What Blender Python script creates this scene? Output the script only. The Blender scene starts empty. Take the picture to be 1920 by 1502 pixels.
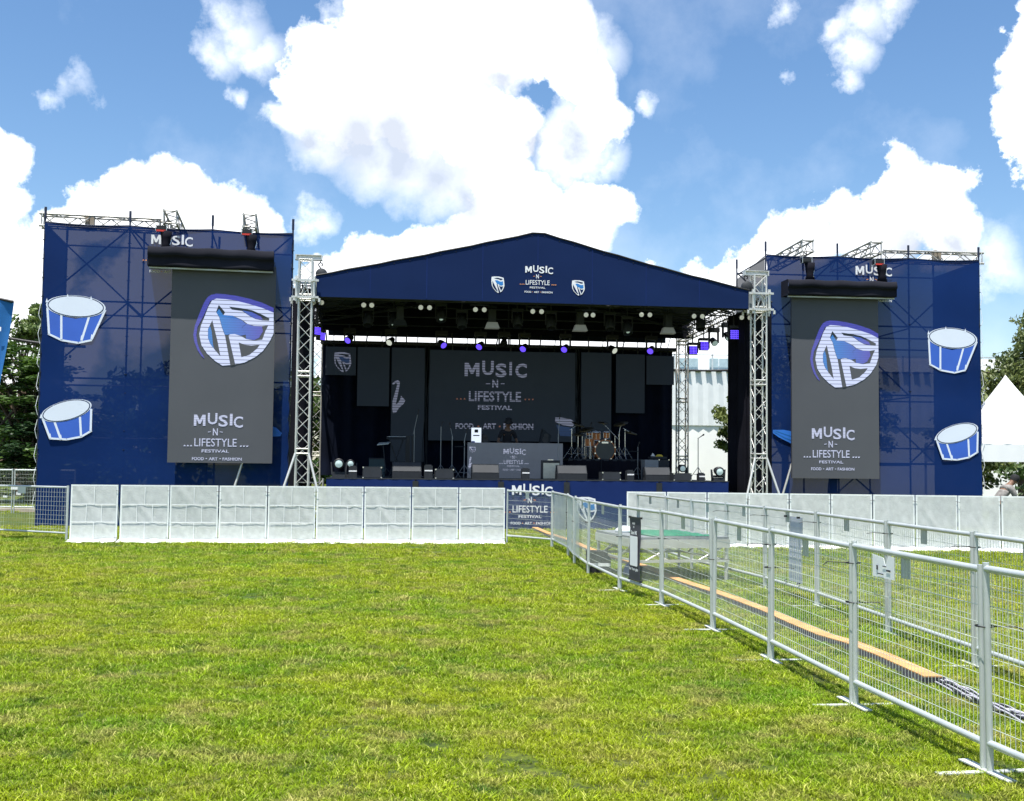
import bpy, math, random
import numpy as np
from mathutils import Vector, Matrix
R = math.radians
random.seed(7); rng = np.random.default_rng(7)
C = bpy.context.scene.collection
sc = bpy.context.scene

# ------------------------------------------------------------------ camera
FPX, PITCH, ROLL, CAMH = 2142.0, 0.05642, 0.00979, 1.697
_f = Vector((0, math.cos(PITCH), math.sin(PITCH))); _u = Vector((0, -math.sin(PITCH), math.cos(PITCH))); _x = Vector((1, 0, 0))
_r = _x*math.cos(ROLL)+_u*math.sin(ROLL); _u2 = -_x*math.sin(ROLL)+_u*math.cos(ROLL)
cd = bpy.data.cameras.new('camera'); cam = bpy.data.objects.new('camera', cd); C.objects.link(cam)
cd.sensor_width = 36; cd.lens = 36*FPX/1920; cd.clip_start = .1; cd.clip_end = 2000
M = Matrix.Identity(4)
for i in range(3):
    M[i][0] = _r[i]; M[i][1] = _u2[i]; M[i][2] = -_f[i]
M[2][3] = CAMH
cam.matrix_world = M
sc.camera = cam
EYE = Vector((0, 0, CAMH))
def ray(px, py): return _f+_r*((px-960)/FPX)-_u2*((py-751)/FPX)
def at(px, py, Y):
    d = ray(px, py); return EYE+d*(Y/d.y)
def gnd(px, py, z=0.0):
    d = ray(px, py); return EYE+d*((z-CAMH)/d.z)

# ------------------------------------------------------------------ sky, sun, exposure
EXPO = 1.12
SUN_EL, SUN_AZ = 74, 202      # azimuth clockwise from +Y (north): behind and to the right of the camera
W = bpy.data.worlds.new('World'); sc.world = W; W.use_nodes = True
nt = W.node_tree; nt.nodes.clear()
def N(t, **k):
    n = nt.nodes.new(t)
    for a, b in k.items(): setattr(n, a, b)
    return n
def mth(op, a, b=None, c=None, clamp=False):
    n = N('ShaderNodeMath', operation=op); n.use_clamp = clamp
    for i, v in enumerate((a, b, c)):
        if v is None: continue
        if isinstance(v, (int, float)): n.inputs[i].default_value = v
        else: nt.links.new(v, n.inputs[i])
    return n.outputs[0]
sky = N('ShaderNodeTexSky', sky_type='NISHITA'); sky.sun_disc = False
sky.sun_elevation = R(SUN_EL); sky.sun_rotation = R(SUN_AZ); sky.air_density = 1.0; sky.dust_density = .6; sky.ozone_density = 2.0
tc = N('ShaderNodeTexCoord')
nz = N('ShaderNodeTexNoise'); nz.inputs['Scale'].default_value = 13; nz.inputs['Detail'].default_value = 12; nz.inputs['Roughness'].default_value = .62
nt.links.new(tc.outputs['Generated'], nz.inputs['Vector'])
nz2 = N('ShaderNodeTexNoise'); nz2.inputs['Scale'].default_value = 5; nz2.inputs['Detail'].default_value = 5
nt.links.new(tc.outputs['Generated'], nz2.inputs['Vector'])
vm = N('ShaderNodeVectorMath', operation='SUBTRACT'); nt.links.new(nz.outputs['Color'], vm.inputs[0]); vm.inputs[1].default_value = (.5, .5, .5)
vs = N('ShaderNodeVectorMath', operation='SCALE'); nt.links.new(vm.outputs[0], vs.inputs[0]); vs.inputs['Scale'].default_value = .085
va = N('ShaderNodeVectorMath', operation='ADD'); nt.links.new(vs.outputs[0], va.inputs[0]); nt.links.new(tc.outputs['Generated'], va.inputs[1])
def blobs(lst):
    acc = None
    for px, py, r in lst:
        d = ray(px, py).normalized()
        v = N('ShaderNodeVectorMath', operation='DISTANCE'); nt.links.new(va.outputs[0], v.inputs[0]); v.inputs[1].default_value = d
        f = mth('MULTIPLY_ADD', v.outputs['Value'], -1.0/(r/FPX*.96), 1.0)
        acc = f if acc is None else mth('MAXIMUM', acc, f)
    return acc
SOLID = [(600,130,95),(690,110,130),(800,90,160),(930,60,140),(1040,60,100),(650,210,110),(760,200,130),(880,230,110),
 (960,240,70),(1080,150,85),(1120,220,70),(1010,120,60),(940,330,80),(1000,400,100),(900,430,90),(1080,420,110),(1150,400,60),(1110,370,50),
 (800,480,80),(700,500,80),(620,530,60),(880,500,100),(760,460,45),
 (235,350,75),(300,360,75),(170,400,70),(370,400,80),(440,410,80),(120,430,60),(490,440,60),(300,420,100),
 (0,290,62),(0,380,58),(0,470,80),(30,560,110),(90,500,60),
 (1690,340,68),(1740,390,90),(1650,400,80),(1570,420,70),(1500,460,70),(1800,340,40),(1790,440,70),(1640,460,90),(1440,490,50),
 (1300,530,60),(1380,520,60),(1240,520,40),(1330,600,90),(560,620,90),(640,640,90),(740,640,90),(850,640,100),(970,640,100),(1090,640,100),(1210,650,100),(1310,680,100),(1370,740,90),(950,560,120),(40,690,110),(120,640,80),(250,560,120),(400,560,120),
 (1900,230,62),(1925,120,70),(1930,320,50),(1890,290,40),(1905,40,55)]
SOFT = [(440,50,75),(400,100,60),(490,90,60),(130,155,50),(90,165,45),(160,170,35),(1620,20,60),(1610,90,45),(1605,150,32),(1570,30,40),(1670,10,45),
 (580,400,38),(600,420,45),(1120,90,70),(1060,270,70),(1130,290,55),(870,375,60),
 (620,30,45),(1450,5,40),(1860,510,70),(440,190,30),(1210,185,30),(1470,130,24)]
GREY = [(650,270,120),(740,290,120),(820,320,110),(870,375,90),(1060,265,60),(560,260,60),(940,150,60),(1000,270,45),(1700,470,90),(1800,470,60),(130,175,40)]
SMOOTH = [(930,140,42),(985,120,40),(600,235,100),(690,265,120),(770,290,115),(850,330,100),(900,370,80),(1060,270,80),(550,215,60)]
f4 = blobs(SMOOTH)
f1 = blobs(SOLID); f2 = blobs(SOFT); f3 = blobs(GREY)
n1 = mth('SUBTRACT', nz.outputs['Fac'], .5); n2 = mth('SUBTRACT', nz2.outputs['Fac'], .5)
d1 = mth('ADD', f1, mth('MULTIPLY', n1, 1.1)); a1 = mth('MULTIPLY', mth('SUBTRACT', d1, .08), 4.6, clamp=True)
d2 = mth('ADD', f2, mth('MULTIPLY', n1, 2.2)); a2 = mth('MULTIPLY', mth('SUBTRACT', d2, .0), .95, clamp=True)
# clouds elsewhere in the sky, behind and above the picture
sep = N('ShaderNodeSeparateXYZ'); nt.links.new(tc.outputs['Generated'], sep.inputs[0])
oth = mth('MULTIPLY', mth('ADD', mth('SUBTRACT', nz2.outputs['Fac'], .56), mth('MULTIPLY', n1, .25)), 9.0, clamp=True)
back = mth('MULTIPLY', mth('SUBTRACT', .45, sep.outputs['Y']), 5.0, clamp=True)
a3 = mth('MULTIPLY', oth, back)
a4 = mth('MULTIPLY', mth('ADD', f4, mth('MULTIPLY', n2, .25)), 2.0, clamp=True)
thin = mth('MULTIPLY', mth('ADD', mth('SUBTRACT', nz2.outputs['Fac'], .50), mth('MULTIPLY', n1, .55)), 1.6, clamp=True)
alpha = mth('MAXIMUM', mth('MAXIMUM', mth('MAXIMUM', a1, mth('MULTIPLY', thin, .38)), mth('MAXIMUM', mth('MULTIPLY', a2, .8), mth('MULTIPLY', a4, .85))), a3)
g = mth('MULTIPLY', mth('ADD', mth('ADD', f3, mth('MULTIPLY', n2, .5)), .05), 1.15, clamp=True)
cm = N('ShaderNodeMix', data_type='RGBA'); nt.links.new(g, cm.inputs['Factor'])
cm.inputs['A'].default_value = (.78, .80, .83, 1); cm.inputs['B'].default_value = (.36, .39, .45, 1)
SKYS = .085
sm = N('ShaderNodeMix', data_type='RGBA', blend_type='MULTIPLY'); sm.inputs['Factor'].default_value = 1
hsv = N('ShaderNodeHueSaturation'); hsv.inputs['Saturation'].default_value = 1.17; hsv.inputs['Value'].default_value = .95; nt.links.new(sky.outputs[0], hsv.inputs['Color'])
nt.links.new(hsv.outputs[0], sm.inputs['A']); sm.inputs['B'].default_value = (SKYS, SKYS, SKYS, 1)
mx = N('ShaderNodeMix', data_type='RGBA'); nt.links.new(alpha, mx.inputs['Factor']); nt.links.new(sm.outputs['Result'], mx.inputs['A']); nt.links.new(cm.outputs['Result'], mx.inputs['B'])
bg = N('ShaderNodeBackground'); nt.links.new(mx.outputs['Result'], bg.inputs['Color']); bg.inputs['Strength'].default_value = 1
wo = N('ShaderNodeOutputWorld'); nt.links.new(bg.outputs[0], wo.inputs['Surface'])
sl = bpy.data.lights.new('sun', 'SUN'); sl.energy = 4.2; sl.angle = R(.55); sl.color = (1, .955, .88)
so = bpy.data.objects.new('sun', sl); C.objects.link(so)
_sd = Vector((math.sin(R(SUN_AZ))*math.cos(R(SUN_EL)), math.cos(R(SUN_AZ))*math.cos(R(SUN_EL)), math.sin(R(SUN_EL))))
so.rotation_euler = _sd.to_track_quat('Z', 'Y').to_euler(); so.location = (0, 0, 30)
sc.view_settings.view_transform = 'Standard'; sc.view_settings.look = 'None'; sc.view_settings.exposure = EXPO; sc.view_settings.gamma = 1
sc.cycles.transparent_max_bounces = 24; sc.cycles.max_bounces = 6

# ------------------------------------------------------------------ materials
def mat(name, col, rough=.6, metal=0.0, var=.12, vs=3.0, emit=None, es=1.0, bump=0.0, bs=40.0, transp=0.0, transl=0.0, spec=.5, attr=None):
    m = bpy.data.materials.new(name); m.use_nodes = True; t = m.node_tree; b = t.nodes['Principled BSDF']; out = t.nodes['Material Output']
    b.inputs['Roughness'].default_value = rough; b.inputs['Metallic'].default_value = metal; b.inputs['Specular IOR Level'].default_value = spec
    tc = t.nodes.new('ShaderNodeTexCoord'); n = t.nodes.new('ShaderNodeTexNoise'); n.inputs['Scale'].default_value = vs; n.inputs['Detail'].default_value = 6
    t.links.new(tc.outputs['Object'], n.inputs['Vector'])
    hs = t.nodes.new('ShaderNodeHueSaturation'); hs.inputs['Color'].default_value = (*col, 1)
    mr = t.nodes.new('ShaderNodeMapRange'); mr.inputs[1].default_value = .25; mr.inputs[2].default_value = .75; mr.inputs[3].default_value = 1-var; mr.inputs[4].default_value = 1+var
    t.links.new(n.outputs['Fac'], mr.inputs[0]); t.links.new(mr.outputs[0], hs.inputs['Value']); t.links.new(hs.outputs[0], b.inputs['Base Color'])
    if bump:
        n2 = t.nodes.new('ShaderNodeTexNoise'); n2.inputs['Scale'].default_value = bs; n2.inputs['Detail'].default_value = 4; t.links.new(tc.outputs['Object'], n2.inputs['Vector'])
        bp = t.nodes.new('ShaderNodeBump'); bp.inputs['Strength'].default_value = bump; bp.inputs['Distance'].default_value = .02
        t.links.new(n2.outputs['Fac'], bp.inputs['Height']); t.links.new(bp.outputs[0], b.inputs['Normal'])
    if emit:
        b.inputs['Emission Color'].default_value = (*emit, 1); b.inputs['Emission Strength'].default_value = es
    last = b.outputs[0]
    if transl:
        tl = t.nodes.new('ShaderNodeBsdfTranslucent'); t.links.new(hs.outputs[0], tl.inputs['Color']); ms = t.nodes.new('ShaderNodeMixShader'); ms.inputs[0].default_value = transl
        t.links.new(last, ms.inputs[1]); t.links.new(tl.outputs[0], ms.inputs[2]); last = ms.outputs[0]
    if transp:
        tp = t.nodes.new('ShaderNodeBsdfTransparent'); ms = t.nodes.new('ShaderNodeMixShader'); ms.inputs[0].default_value = transp
        t.links.new(last, ms.inputs[1]); t.links.new(tp.outputs[0], ms.inputs[2]); last = ms.outputs[0]
    t.links.new(last, out.inputs['Surface'])
    return m
def striped(name, col, es, freq, duty=.35, dim=.25):
    """LED picture colour with the dark scan rows of the panel."""
    m = mat(name, (.05, .05, .06), .5, emit=col, es=es); t = m.node_tree; b = t.nodes['Principled BSDF']
    tc = t.nodes.new('ShaderNodeTexCoord'); sp = t.nodes.new('ShaderNodeSeparateXYZ'); t.links.new(tc.outputs['Object'], sp.inputs[0])
    w = t.nodes.new('ShaderNodeMath'); w.operation = 'MULTIPLY'; w.inputs[1].default_value = freq; t.links.new(sp.outputs['Z'], w.inputs[0])
    fr = t.nodes.new('ShaderNodeMath'); fr.operation = 'FRACT'; t.links.new(w.outputs[0], fr.inputs[0])
    gt = t.nodes.new('ShaderNodeMath'); gt.operation = 'GREATER_THAN'; gt.inputs[1].default_value = duty; t.links.new(fr.outputs[0], gt.inputs[0])
    mr = t.nodes.new('ShaderNodeMapRange'); mr.inputs[3].default_value = dim*es; mr.inputs[4].default_value = es; t.links.new(gt.outputs[0], mr.inputs[0])
    t.links.new(mr.outputs[0], b.inputs['Emission Strength'])
    return m
m_galv = mat('galvanised_steel', (.50, .54, .54), .42, .4, .10, 5)
m_wire = mat('galvanised_wire', (.60, .66, .60), .4, .2, .1, 6)
m_alu = mat('aluminium', (.60, .60, .57), .38, .45, .12, 4)
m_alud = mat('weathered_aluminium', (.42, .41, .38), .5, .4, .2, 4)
m_black = mat('black_paint', (.012, .012, .015), .5, 0, .2)
m_blackcloth = mat('black_cloth', (.008, .008, .013), .9, 0, .35, 1.5, bump=.5, bs=3, spec=.1)
m_covercloth = mat('black_cover_cloth', (.013, .014, .021), .9, 0, .3, 1.5, bump=.3, bs=5, spec=.12)
m_curtain = mat('navy_black_curtain', (.005, .008, .020), .9, 0, .5, .8, spec=.1)
m_pipe = mat('painted_scaffold_pipe', (.016, .024, .055), .5, .2, .15)
m_net = mat('navy_scrim', (.0065, .025, .112), .9, 0, .2, .35, transp=.043, transl=.05, bump=.3, bs=1.2, spec=.04)
m_netside = mat('charcoal_scrim', (.028, .030, .04), .85, 0, .2, 1, transp=.12, transl=.1)
m_navy = mat('navy_pvc', (.0055, .018, .074), .8, 0, .1, .5, bump=.35, bs=1.2, spec=.1)
m_skirt = mat('navy_skirt_cloth', (.010, .025, .11), .9, 0, .15, .9, bump=.3, bs=3, spec=.08)
m_roofin = mat('roof_cover', (.008, .018, .04), .8, 0, .15)
m_roofgrey = mat('grey_pvc', (.2, .22, .23), .7)
m_white = mat('white_print', (.72, .74, .78), .6, 0, .03)
m_drumwhite = mat('white_drum_print', (.66, .72, .84), .6, 0, .04, 1)
m_drumblue = mat('blue_drum_print', (.028, .105, .50), .6, 0, .14, .8)
m_cymbal = mat('bright_blue_print', (.02, .16, .62), .6, 0, .2)
m_orange = mat('orange_print', (.75, .30, .08), .6)
m_flagblue = mat('emblem_blue_print', (.01, .17, .50), .6)
m_barrier = mat('white_barrier_net', (.60, .63, .62), .85, 0, .11, 9, transp=.10, transl=.15, bump=.3, bs=50, spec=.1)
m_band = mat('white_webbing', (.74, .77, .77), .6, 0, .04, 6)
m_stand = mat('grey_stand_tube', (.26, .27, .28), .4, .4)
m_frame = mat('pale_barrier_frame', (.76, .80, .80), .5, .1, .06, 8)
m_skirtw = mat('white_groundsheet', (.78, .80, .82), .6, 0, .05, 4, bump=.4, bs=8)
m_ledface = mat('led_panel_face', (.084, .090, .104), .7, 0, .05, .8, spec=.2)
m_ledseam = mat('led_seam', (.072, .081, .100), .6, 0, .05)
m_leddark = mat('led_panel_dark', (.034, .040, .052), .6, 0, .08, 1.2, spec=.2, emit=(.022, .034, .05), es=.10)
m_led_big = striped('led_white_big', (.62, .70, .98), .46, 9.5, .2, .3)
m_led_txt = striped('led_white_text', (.62, .68, .92), .40, 22, .3, .5)
m_led_pur = striped('led_violet', (.08, .08, .62), .30, 15, .2, .7)
m_led_blue = striped('led_blue', (.03, .18, .70), .34, 15, .2, .7)
m_led_dtx = striped('led_dim_text', (.50, .55, .78), .13, 12, .35, .25)
m_led_booth = striped('led_booth_text', (.55, .60, .80), .30, 20, .3, .4)
m_led_dbl = striped('led_dim_blue', (.03, .09, .28), .12, 12, .3, .5)
m_lens = mat('lamp_lens', (.7, .72, .68), .15, 0, .02, emit=(.95, 1, .9), es=.25)
m_lamp = mat('audience_lamp_glass', (.5, .5, .44), .3, 0, .05, emit=(.9, .9, .8), es=.12)
m_lensoff = mat('clear_lens_glint', (.45, .55, .55), .08, 0, .02, emit=(.75, 1, .95), es=.12)  # lens of an unlit lamp; its glint is put in as faint emission
m_violet = mat('violet_led_lens', (.1, .08, .6), .3, 0, .05, emit=(.12, .06, 1), es=.75)
m_gear = mat('grey_gear_paint', (.028, .032, .038), .65, 0, .15, spec=.25)
m_gear2 = mat('speaker_grille', (.027, .031, .036), .85, 0, .12, 20, spec=.15)
m_tape = mat('white_tape', (.75, .75, .75), .6)
m_cream = mat('cream_grille_cloth', (.62, .58, .44), .8, 0, .1, 15)
m_wood = mat('amber_drum_lacquer', (.55, .19, .06), .25, 0, .25, 6)
m_chrome = mat('chrome', (.7, .7, .7), .18, .9, .05)
m_drumhead = mat('dark_drum_head', (.03, .035, .035), .35)
m_cymb = mat('dark_bronze', (.08, .06, .03), .3, .7)
m_skin = mat('skin', (.17, .09, .055), .6, 0, .05)
m_tee = mat('black_tee', (.012, .012, .016), .9)
m_hair = mat('dark_hair', (.008, .008, .010), .9)
m_shirt = mat('pale_patterned_shirt', (.20, .19, .18), .9, 0, .5, 14)
m_green = mat('green_turf_mat', (.02, .16, .09), .9, 0, .25, 14)
m_carpet = mat('grey_carpet', (.18, .20, .21), .95, 0, .12, 12)
m_rubber = mat('black_rubber', (.02, .02, .024), .7, 0, .2, 14)
m_ramp = mat('orange_ramp_lid', (.50, .27, .10), .75, 0, .3, 5, bump=.3, bs=30)
m_blue = mat('blue_plastic', (.02, .06, .30), .45)
m_flag = mat('blue_flag_cloth', (.015, .14, .42), .8, 0, .18, 1.2, transl=.2, bump=.4, bs=2)
m_redtag = mat('red_tag', (.5, .03, .02), .5)
m_tent = mat('white_tent_pvc', (.80, .81, .84), .5, 0, .03, 1)
m_wall = mat('white_render', (.88, .88, .87), .8, 0, .06, .7)
m_wall2 = mat('pale_grey_panel', (.72, .75, .76), .6, 0, .06, 2)
m_glass = mat('pale_glass', (.35, .46, .50), .2)
m_tar = mat('road_asphalt', (.16, .16, .17), .9)
m_kerb = mat('sandy_kerb', (.42, .36, .30), .9)
m_bark = mat('bark', (.10, .07, .05), .9, 0, .35, 8)
m_footm = mat('dull_zinc_foot', (.50, .53, .50), .6, .1, .12, 9)
m_paper = mat('white_paper', (.75, .78, .80), .6)
m_banner = mat('dark_banner', (.045, .045, .065), .7)
m_banner_b = mat('banner_back', (.50, .54, .66), .8, transl=.2)
m_cableg = mat('pale_cable', (.35, .35, .40), .5)
m_thin = mat('thin_pale_net', (.55, .62, .60), .8, transp=.45, transl=.3)
m_timber = mat('timber_block', (.28, .24, .19), .9)
def leafmat(name, dark, light, sc_=.5):
    m = bpy.data.materials.new(name); m.use_nodes = True; t = m.node_tree; b = t.nodes['Principled BSDF']; out = t.nodes['Material Output']
    b.inputs['Roughness'].default_value = .55
    ge = t.nodes.new('ShaderNodeNewGeometry'); n = t.nodes.new('ShaderNodeTexNoise'); n.inputs['Scale'].default_value = sc_; n.inputs['Detail'].default_value = 5
    t.links.new(ge.outputs['Position'], n.inputs['Vector'])
    mr = t.nodes.new('ShaderNodeMapRange'); mr.inputs[1].default_value = .35; mr.inputs[2].default_value = .65; t.links.new(n.outputs['Fac'], mr.inputs[0])
    mx = t.nodes.new('ShaderNodeMix'); mx.data_type = 'RGBA'; mx.inputs['A'].default_value = (*dark, 1); mx.inputs['B'].default_value = (*light, 1); t.links.new(mr.outputs[0], mx.inputs['Factor'])
    t.links.new(mx.outputs['Result'], b.inputs['Base Color'])
    tl = t.nodes.new('ShaderNodeBsdfTranslucent'); t.links.new(mx.outputs['Result'], tl.inputs['Color']); ms = t.nodes.new('ShaderNodeMixShader'); ms.inputs[0].default_value = .25
    t.links.new(b.outputs[0], ms.inputs[1]); t.links.new(tl.outputs[0], ms.inputs[2]); t.links.new(ms.outputs[0], out.inputs['Surface'])
    return m
m_leafd = leafmat('dark_foliage', (.016, .048, .012), (.11, .20, .022))
m_leaf = leafmat('mid_foliage', (.035, .075, .018), (.15, .21, .045))
m_leafo = leafmat('olive_foliage', (.06, .095, .028), (.20, .235, .07))

# ------------------------------------------------------------------ mesh helpers
class MB:
    def __init__(s): s.v = []; s.f = []; s.m = []; s.sm = []
    def add(s, vs, fs, m=0, smooth=False):
        o = len(s.v); s.v += [tuple(x) for x in vs]; s.f += [tuple(i+o for i in f) for f in fs]; s.m += [m]*len(fs); s.sm += [smooth]*len(fs); return s
    def box(s, c, size, rot=None, m=0):
        hx, hy, hz = [q/2 for q in size]; P = [Vector((x*hx, y*hy, z*hz)) for x in (-1, 1) for y in (-1, 1) for z in (-1, 1)]
        if rot is not None:
            rm = rot if isinstance(rot, Matrix) else Matrix.Rotation(rot, 3, 'Z'); P = [rm @ p for p in P]
        c = Vector(c); return s.add([p+c for p in P], [(0,1,3,2),(4,6,7,5),(0,4,5,1),(2,3,7,6),(0,2,6,4),(1,5,7,3)], m)
    def bb(s, x0, x1, y0, y1, z0, z1, m=0): return s.box(((x0+x1)/2, (y0+y1)/2, (z0+z1)/2), (x1-x0, y1-y0, z1-z0), None, m)
    def tube(s, p, q, r, n=8, m=0, r2=None):
        p = Vector(p); q = Vector(q); d = (q-p)
        if d.length < 1e-6: return s
        d.normalize(); a = d.orthogonal().normalized(); b = d.cross(a); r2 = r if r2 is None else r2
        vs = []
        for k in range(n):
            t = 2*math.pi*k/n; e = a*math.cos(t)+b*math.sin(t); vs += [p+e*r, q+e*r2]
        fs = [(2*k, 2*((k+1) % n), 2*((k+1) % n)+1, 2*k+1) for k in range(n)]
        s.add(vs, fs, m, True); s.add([vs[2*k] for k in range(n)], [tuple(range(n))[::-1]], m); s.add([vs[2*k+1] for k in range(n)], [tuple(range(n))], m); return s
    def path(s, pts, r, n=6, m=0):
        for a, b in zip(pts[:-1], pts[1:]): s.tube(a, b, r, n, m)
        return s
    def disc(s, c, nrm, r, t=.01, n=16, m=0):
        c = Vector(c); nrm = Vector(nrm).normalized(); return s.tube(c-nrm*t/2, c+nrm*t/2, r, n, m)
    def lathe(s, prof, c=(0, 0, 0), n=16, m=0, axis=None):
        c = Vector(c); q = Vector((0, 0, 1)).rotation_difference(Vector(axis)) if axis is not None else None
        vs = []
        for r, z in prof:
            for k in range(n):
                t = 2*math.pi*k/n; p = Vector((r*math.cos(t), r*math.sin(t), z)); vs.append((q @ p if q else p)+c)
        fs = [(i*n+k, i*n+(k+1) % n, (i+1)*n+(k+1) % n, (i+1)*n+k) for i in range(len(prof)-1) for k in range(n)]
        return s.add(vs, fs, m, True)
    def poly(s, pts, nrm, t, m=0):
        """flat polygon (3-D points) given thickness t along nrm"""
        nrm = Vector(nrm).normalized()*t; n = len(pts); a = [Vector(p) for p in pts]; b = [p+nrm for p in a]
        return s.add(a+b, [tuple(range(n))[::-1], tuple(range(n, 2*n))]+[(k, (k+1) % n, n+(k+1) % n, n+k) for k in range(n)], m)
    def sheet(s, fn, nu, nv, m=0):
        vs = [fn(i/nu, j/nv) for j in range(nv+1) for i in range(nu+1)]
        fs = [(j*(nu+1)+i, j*(nu+1)+i+1, (j+1)*(nu+1)+i+1, (j+1)*(nu+1)+i) for j in range(nv) for i in range(nu)]
        return s.add(vs, fs, m, True)
    def build(s, name, mats, parent=None, off=(0, 0, 0)):
        if not isinstance(mats, (list, tuple)): mats = [mats]
        me = bpy.data.meshes.new(name); o_ = Vector(off); me.from_pydata([tuple(Vector(p)-o_) for p in s.v], [], s.f)
        for m in mats: me.materials.append(m)
        me.polygons.foreach_set('material_index', s.m); me.polygons.foreach_set('use_smooth', s.sm); me.update()
        o = bpy.data.objects.new(name, me); C.objects.link(o)
        if parent is not None: o.parent = parent
        return o
class Thing:
    """an Empty at the thing's base; part meshes are given in the frame whose point `off` lies at the base"""
    def __init__(s, name, label, cat, loc, rz=0.0, off=(0, 0, 0), group=None):
        o = bpy.data.objects.new(name, None); C.objects.link(o); o.location = loc; o.rotation_euler = (0, 0, rz); o.empty_display_size = .2
        o['label'] = label; o['category'] = cat
        if group: o['group'] = group
        s.o = o; s.off = off
    def part(s, name, mb, mats, parent=None, label=None):
        p = mb.build(name, mats, parent or s.o, s.off)
        if label: p['label'] = label
        return p
def dup(root, loc, rz, label=None, scale=None, group=None):
    r = root.copy(); C.objects.link(r); r.location = loc; r.rotation_euler = (0, 0, rz)
    if scale: r.scale = scale
    if label: r['label'] = label
    if group: r['group'] = group
    for ch in root.children:
        c = ch.copy(); C.objects.link(c); c.parent = r
        for g_ in ch.children:
            d = g_.copy(); C.objects.link(d); d.parent = c
    return r
ORD = ['first','second','third','fourth','fifth','sixth','seventh','eighth','ninth','tenth','eleventh','twelfth']

# text and emblem helpers: everything is laid out on a plane given by origin o, right r, up u, normal n (towards the viewer)
_fc = {}
def glyphs(txt, bold=0.0, space=1.0):
    key = (txt, bold, space)
    if key in _fc: return _fc[key]
    cu = bpy.data.curves.new('t', 'FONT'); cu.body = txt; cu.size = 1; cu.offset = bold; cu.space_character = space; cu.resolution_u = 3
    ob = bpy.data.objects.new('t', cu); C.objects.link(ob); dg = bpy.context.evaluated_depsgraph_get(); dg.update()
    me = bpy.data.meshes.new_from_object(ob.evaluated_get(dg))
    vs = [(v.co.x, v.co.y) for v in me.vertices]; fs = [tuple(p.vertices) for p in me.polygons]
    bpy.data.objects.remove(ob); bpy.data.curves.remove(cu); bpy.data.meshes.remove(me)
    x0 = min(v[0] for v in vs); x1 = max(v[0] for v in vs); y0 = min(v[1] for v in vs); y1 = max(v[1] for v in vs)
    _fc[key] = ([((x-x0)/(x1-x0), (y-y0)/(y1-y0)) for x, y in vs], fs); return _fc[key]
class Plane:
    def __init__(s, o, r, u, n): s.o = Vector(o); s.r = Vector(r).normalized(); s.u = Vector(u).normalized(); s.n = Vector(n).normalized()
    def p(s, x, y, d=0.0): return s.o+s.r*x+s.u*y+s.n*d
def put_text(mb, pl, txt, x0, x1, y0, y1, d=.006, m=0, bold=.02, space=1.0):
    vs, fs = glyphs(txt, bold, space)
    mb.add([pl.p(x0+(x1-x0)*a, y0+(y1-y0)*b, d) for a, b in vs], fs, m)
def put_poly(mb, pl, pts, d, m=0, t=.001): mb.poly([pl.p(x, y, d) for x, y in pts], pl.n, t, m)
M_OUT = [(0,0),(0,1),(.27,1),(.5,.50),(.73,1),(1,1),(1,0),(.78,0),(.78,.62),(.58,.18),(.42,.18),(.22,.62),(.22,0)]
def festival_logo(mb, pl, cx, top, w, d=.006, mw=0, mo=1):
    """MUSIC -N- LIFESTYLE FESTIVAL  FOOD . ART . FASHION ; w = width of MUSIC, cx centre, top = top of MUSIC"""
    k = w
    def L(ch, a, b, yb, yt, bold=.018): put_text(mb, pl, ch, cx+(a-.5)*k, cx+(b-.5)*k, top-yb*k, top-yt*k, d, mw, bold)
    put_poly(mb, pl, [(cx+(a*.235-.5)*k, top-(.27-.23*b)*k) for a, b in M_OUT], d, mw)
    L('U', .28, .475, .235, .0); L('S', .50, .69, .28, .04); L('I', .73, .785, .255, .01); L('C', .81, 1.0, .30, .06)
    L('N', .39, .49, .47, .32); 
    put_poly(mb, pl, [(cx+(.29-.5)*k, top-.405*k), (cx+(.35-.5)*k, top-.395*k), (cx+(.35-.5)*k, top-.38*k), (cx+(.29-.5)*k, top-.39*k)], d, mo)
    put_poly(mb, pl, [(cx+(.53-.5)*k, top-.395*k), (cx+(.59-.5)*k, top-.405*k), (cx+(.59-.5)*k, top-.39*k), (cx+(.53-.5)*k, top-.38*k)], d, mo)
    L('LIFESTYLE', .02, .88, .70, .53, .004)
    for i in range(3):
        x = cx+(-.20+.065*i-.5)*k; y = top-.70*k; put_poly(mb, pl, [(x, y), (x+.05*k, y), (x+.025*k, y+.035*k)], d, mo)
        x = cx+(.95+.065*i-.5)*k; put_poly(mb, pl, [(x, y), (x+.025*k, y-.0*k), (x+.05*k, y+.03*k), (x, y+.03*k)], d, mo)
    L('FESTIVAL', .17, .73, .83, .765, .015)
    L('FOOD', -.02, .22, .99, .925, .018); L('ART', .32, .50, .99, .925, .018); L('FASHION', .60, .99, .99, .925, .018)
    for x in (.27, .55): put_poly(mb, pl, [(cx+(x-.5-.012)*k, top-.965*k), (cx+(x-.5+.012)*k, top-.965*k), (cx+(x-.5+.012)*k, top-.945*k), (cx+(x-.5-.012)*k, top-.945*k)], d, mo)
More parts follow.
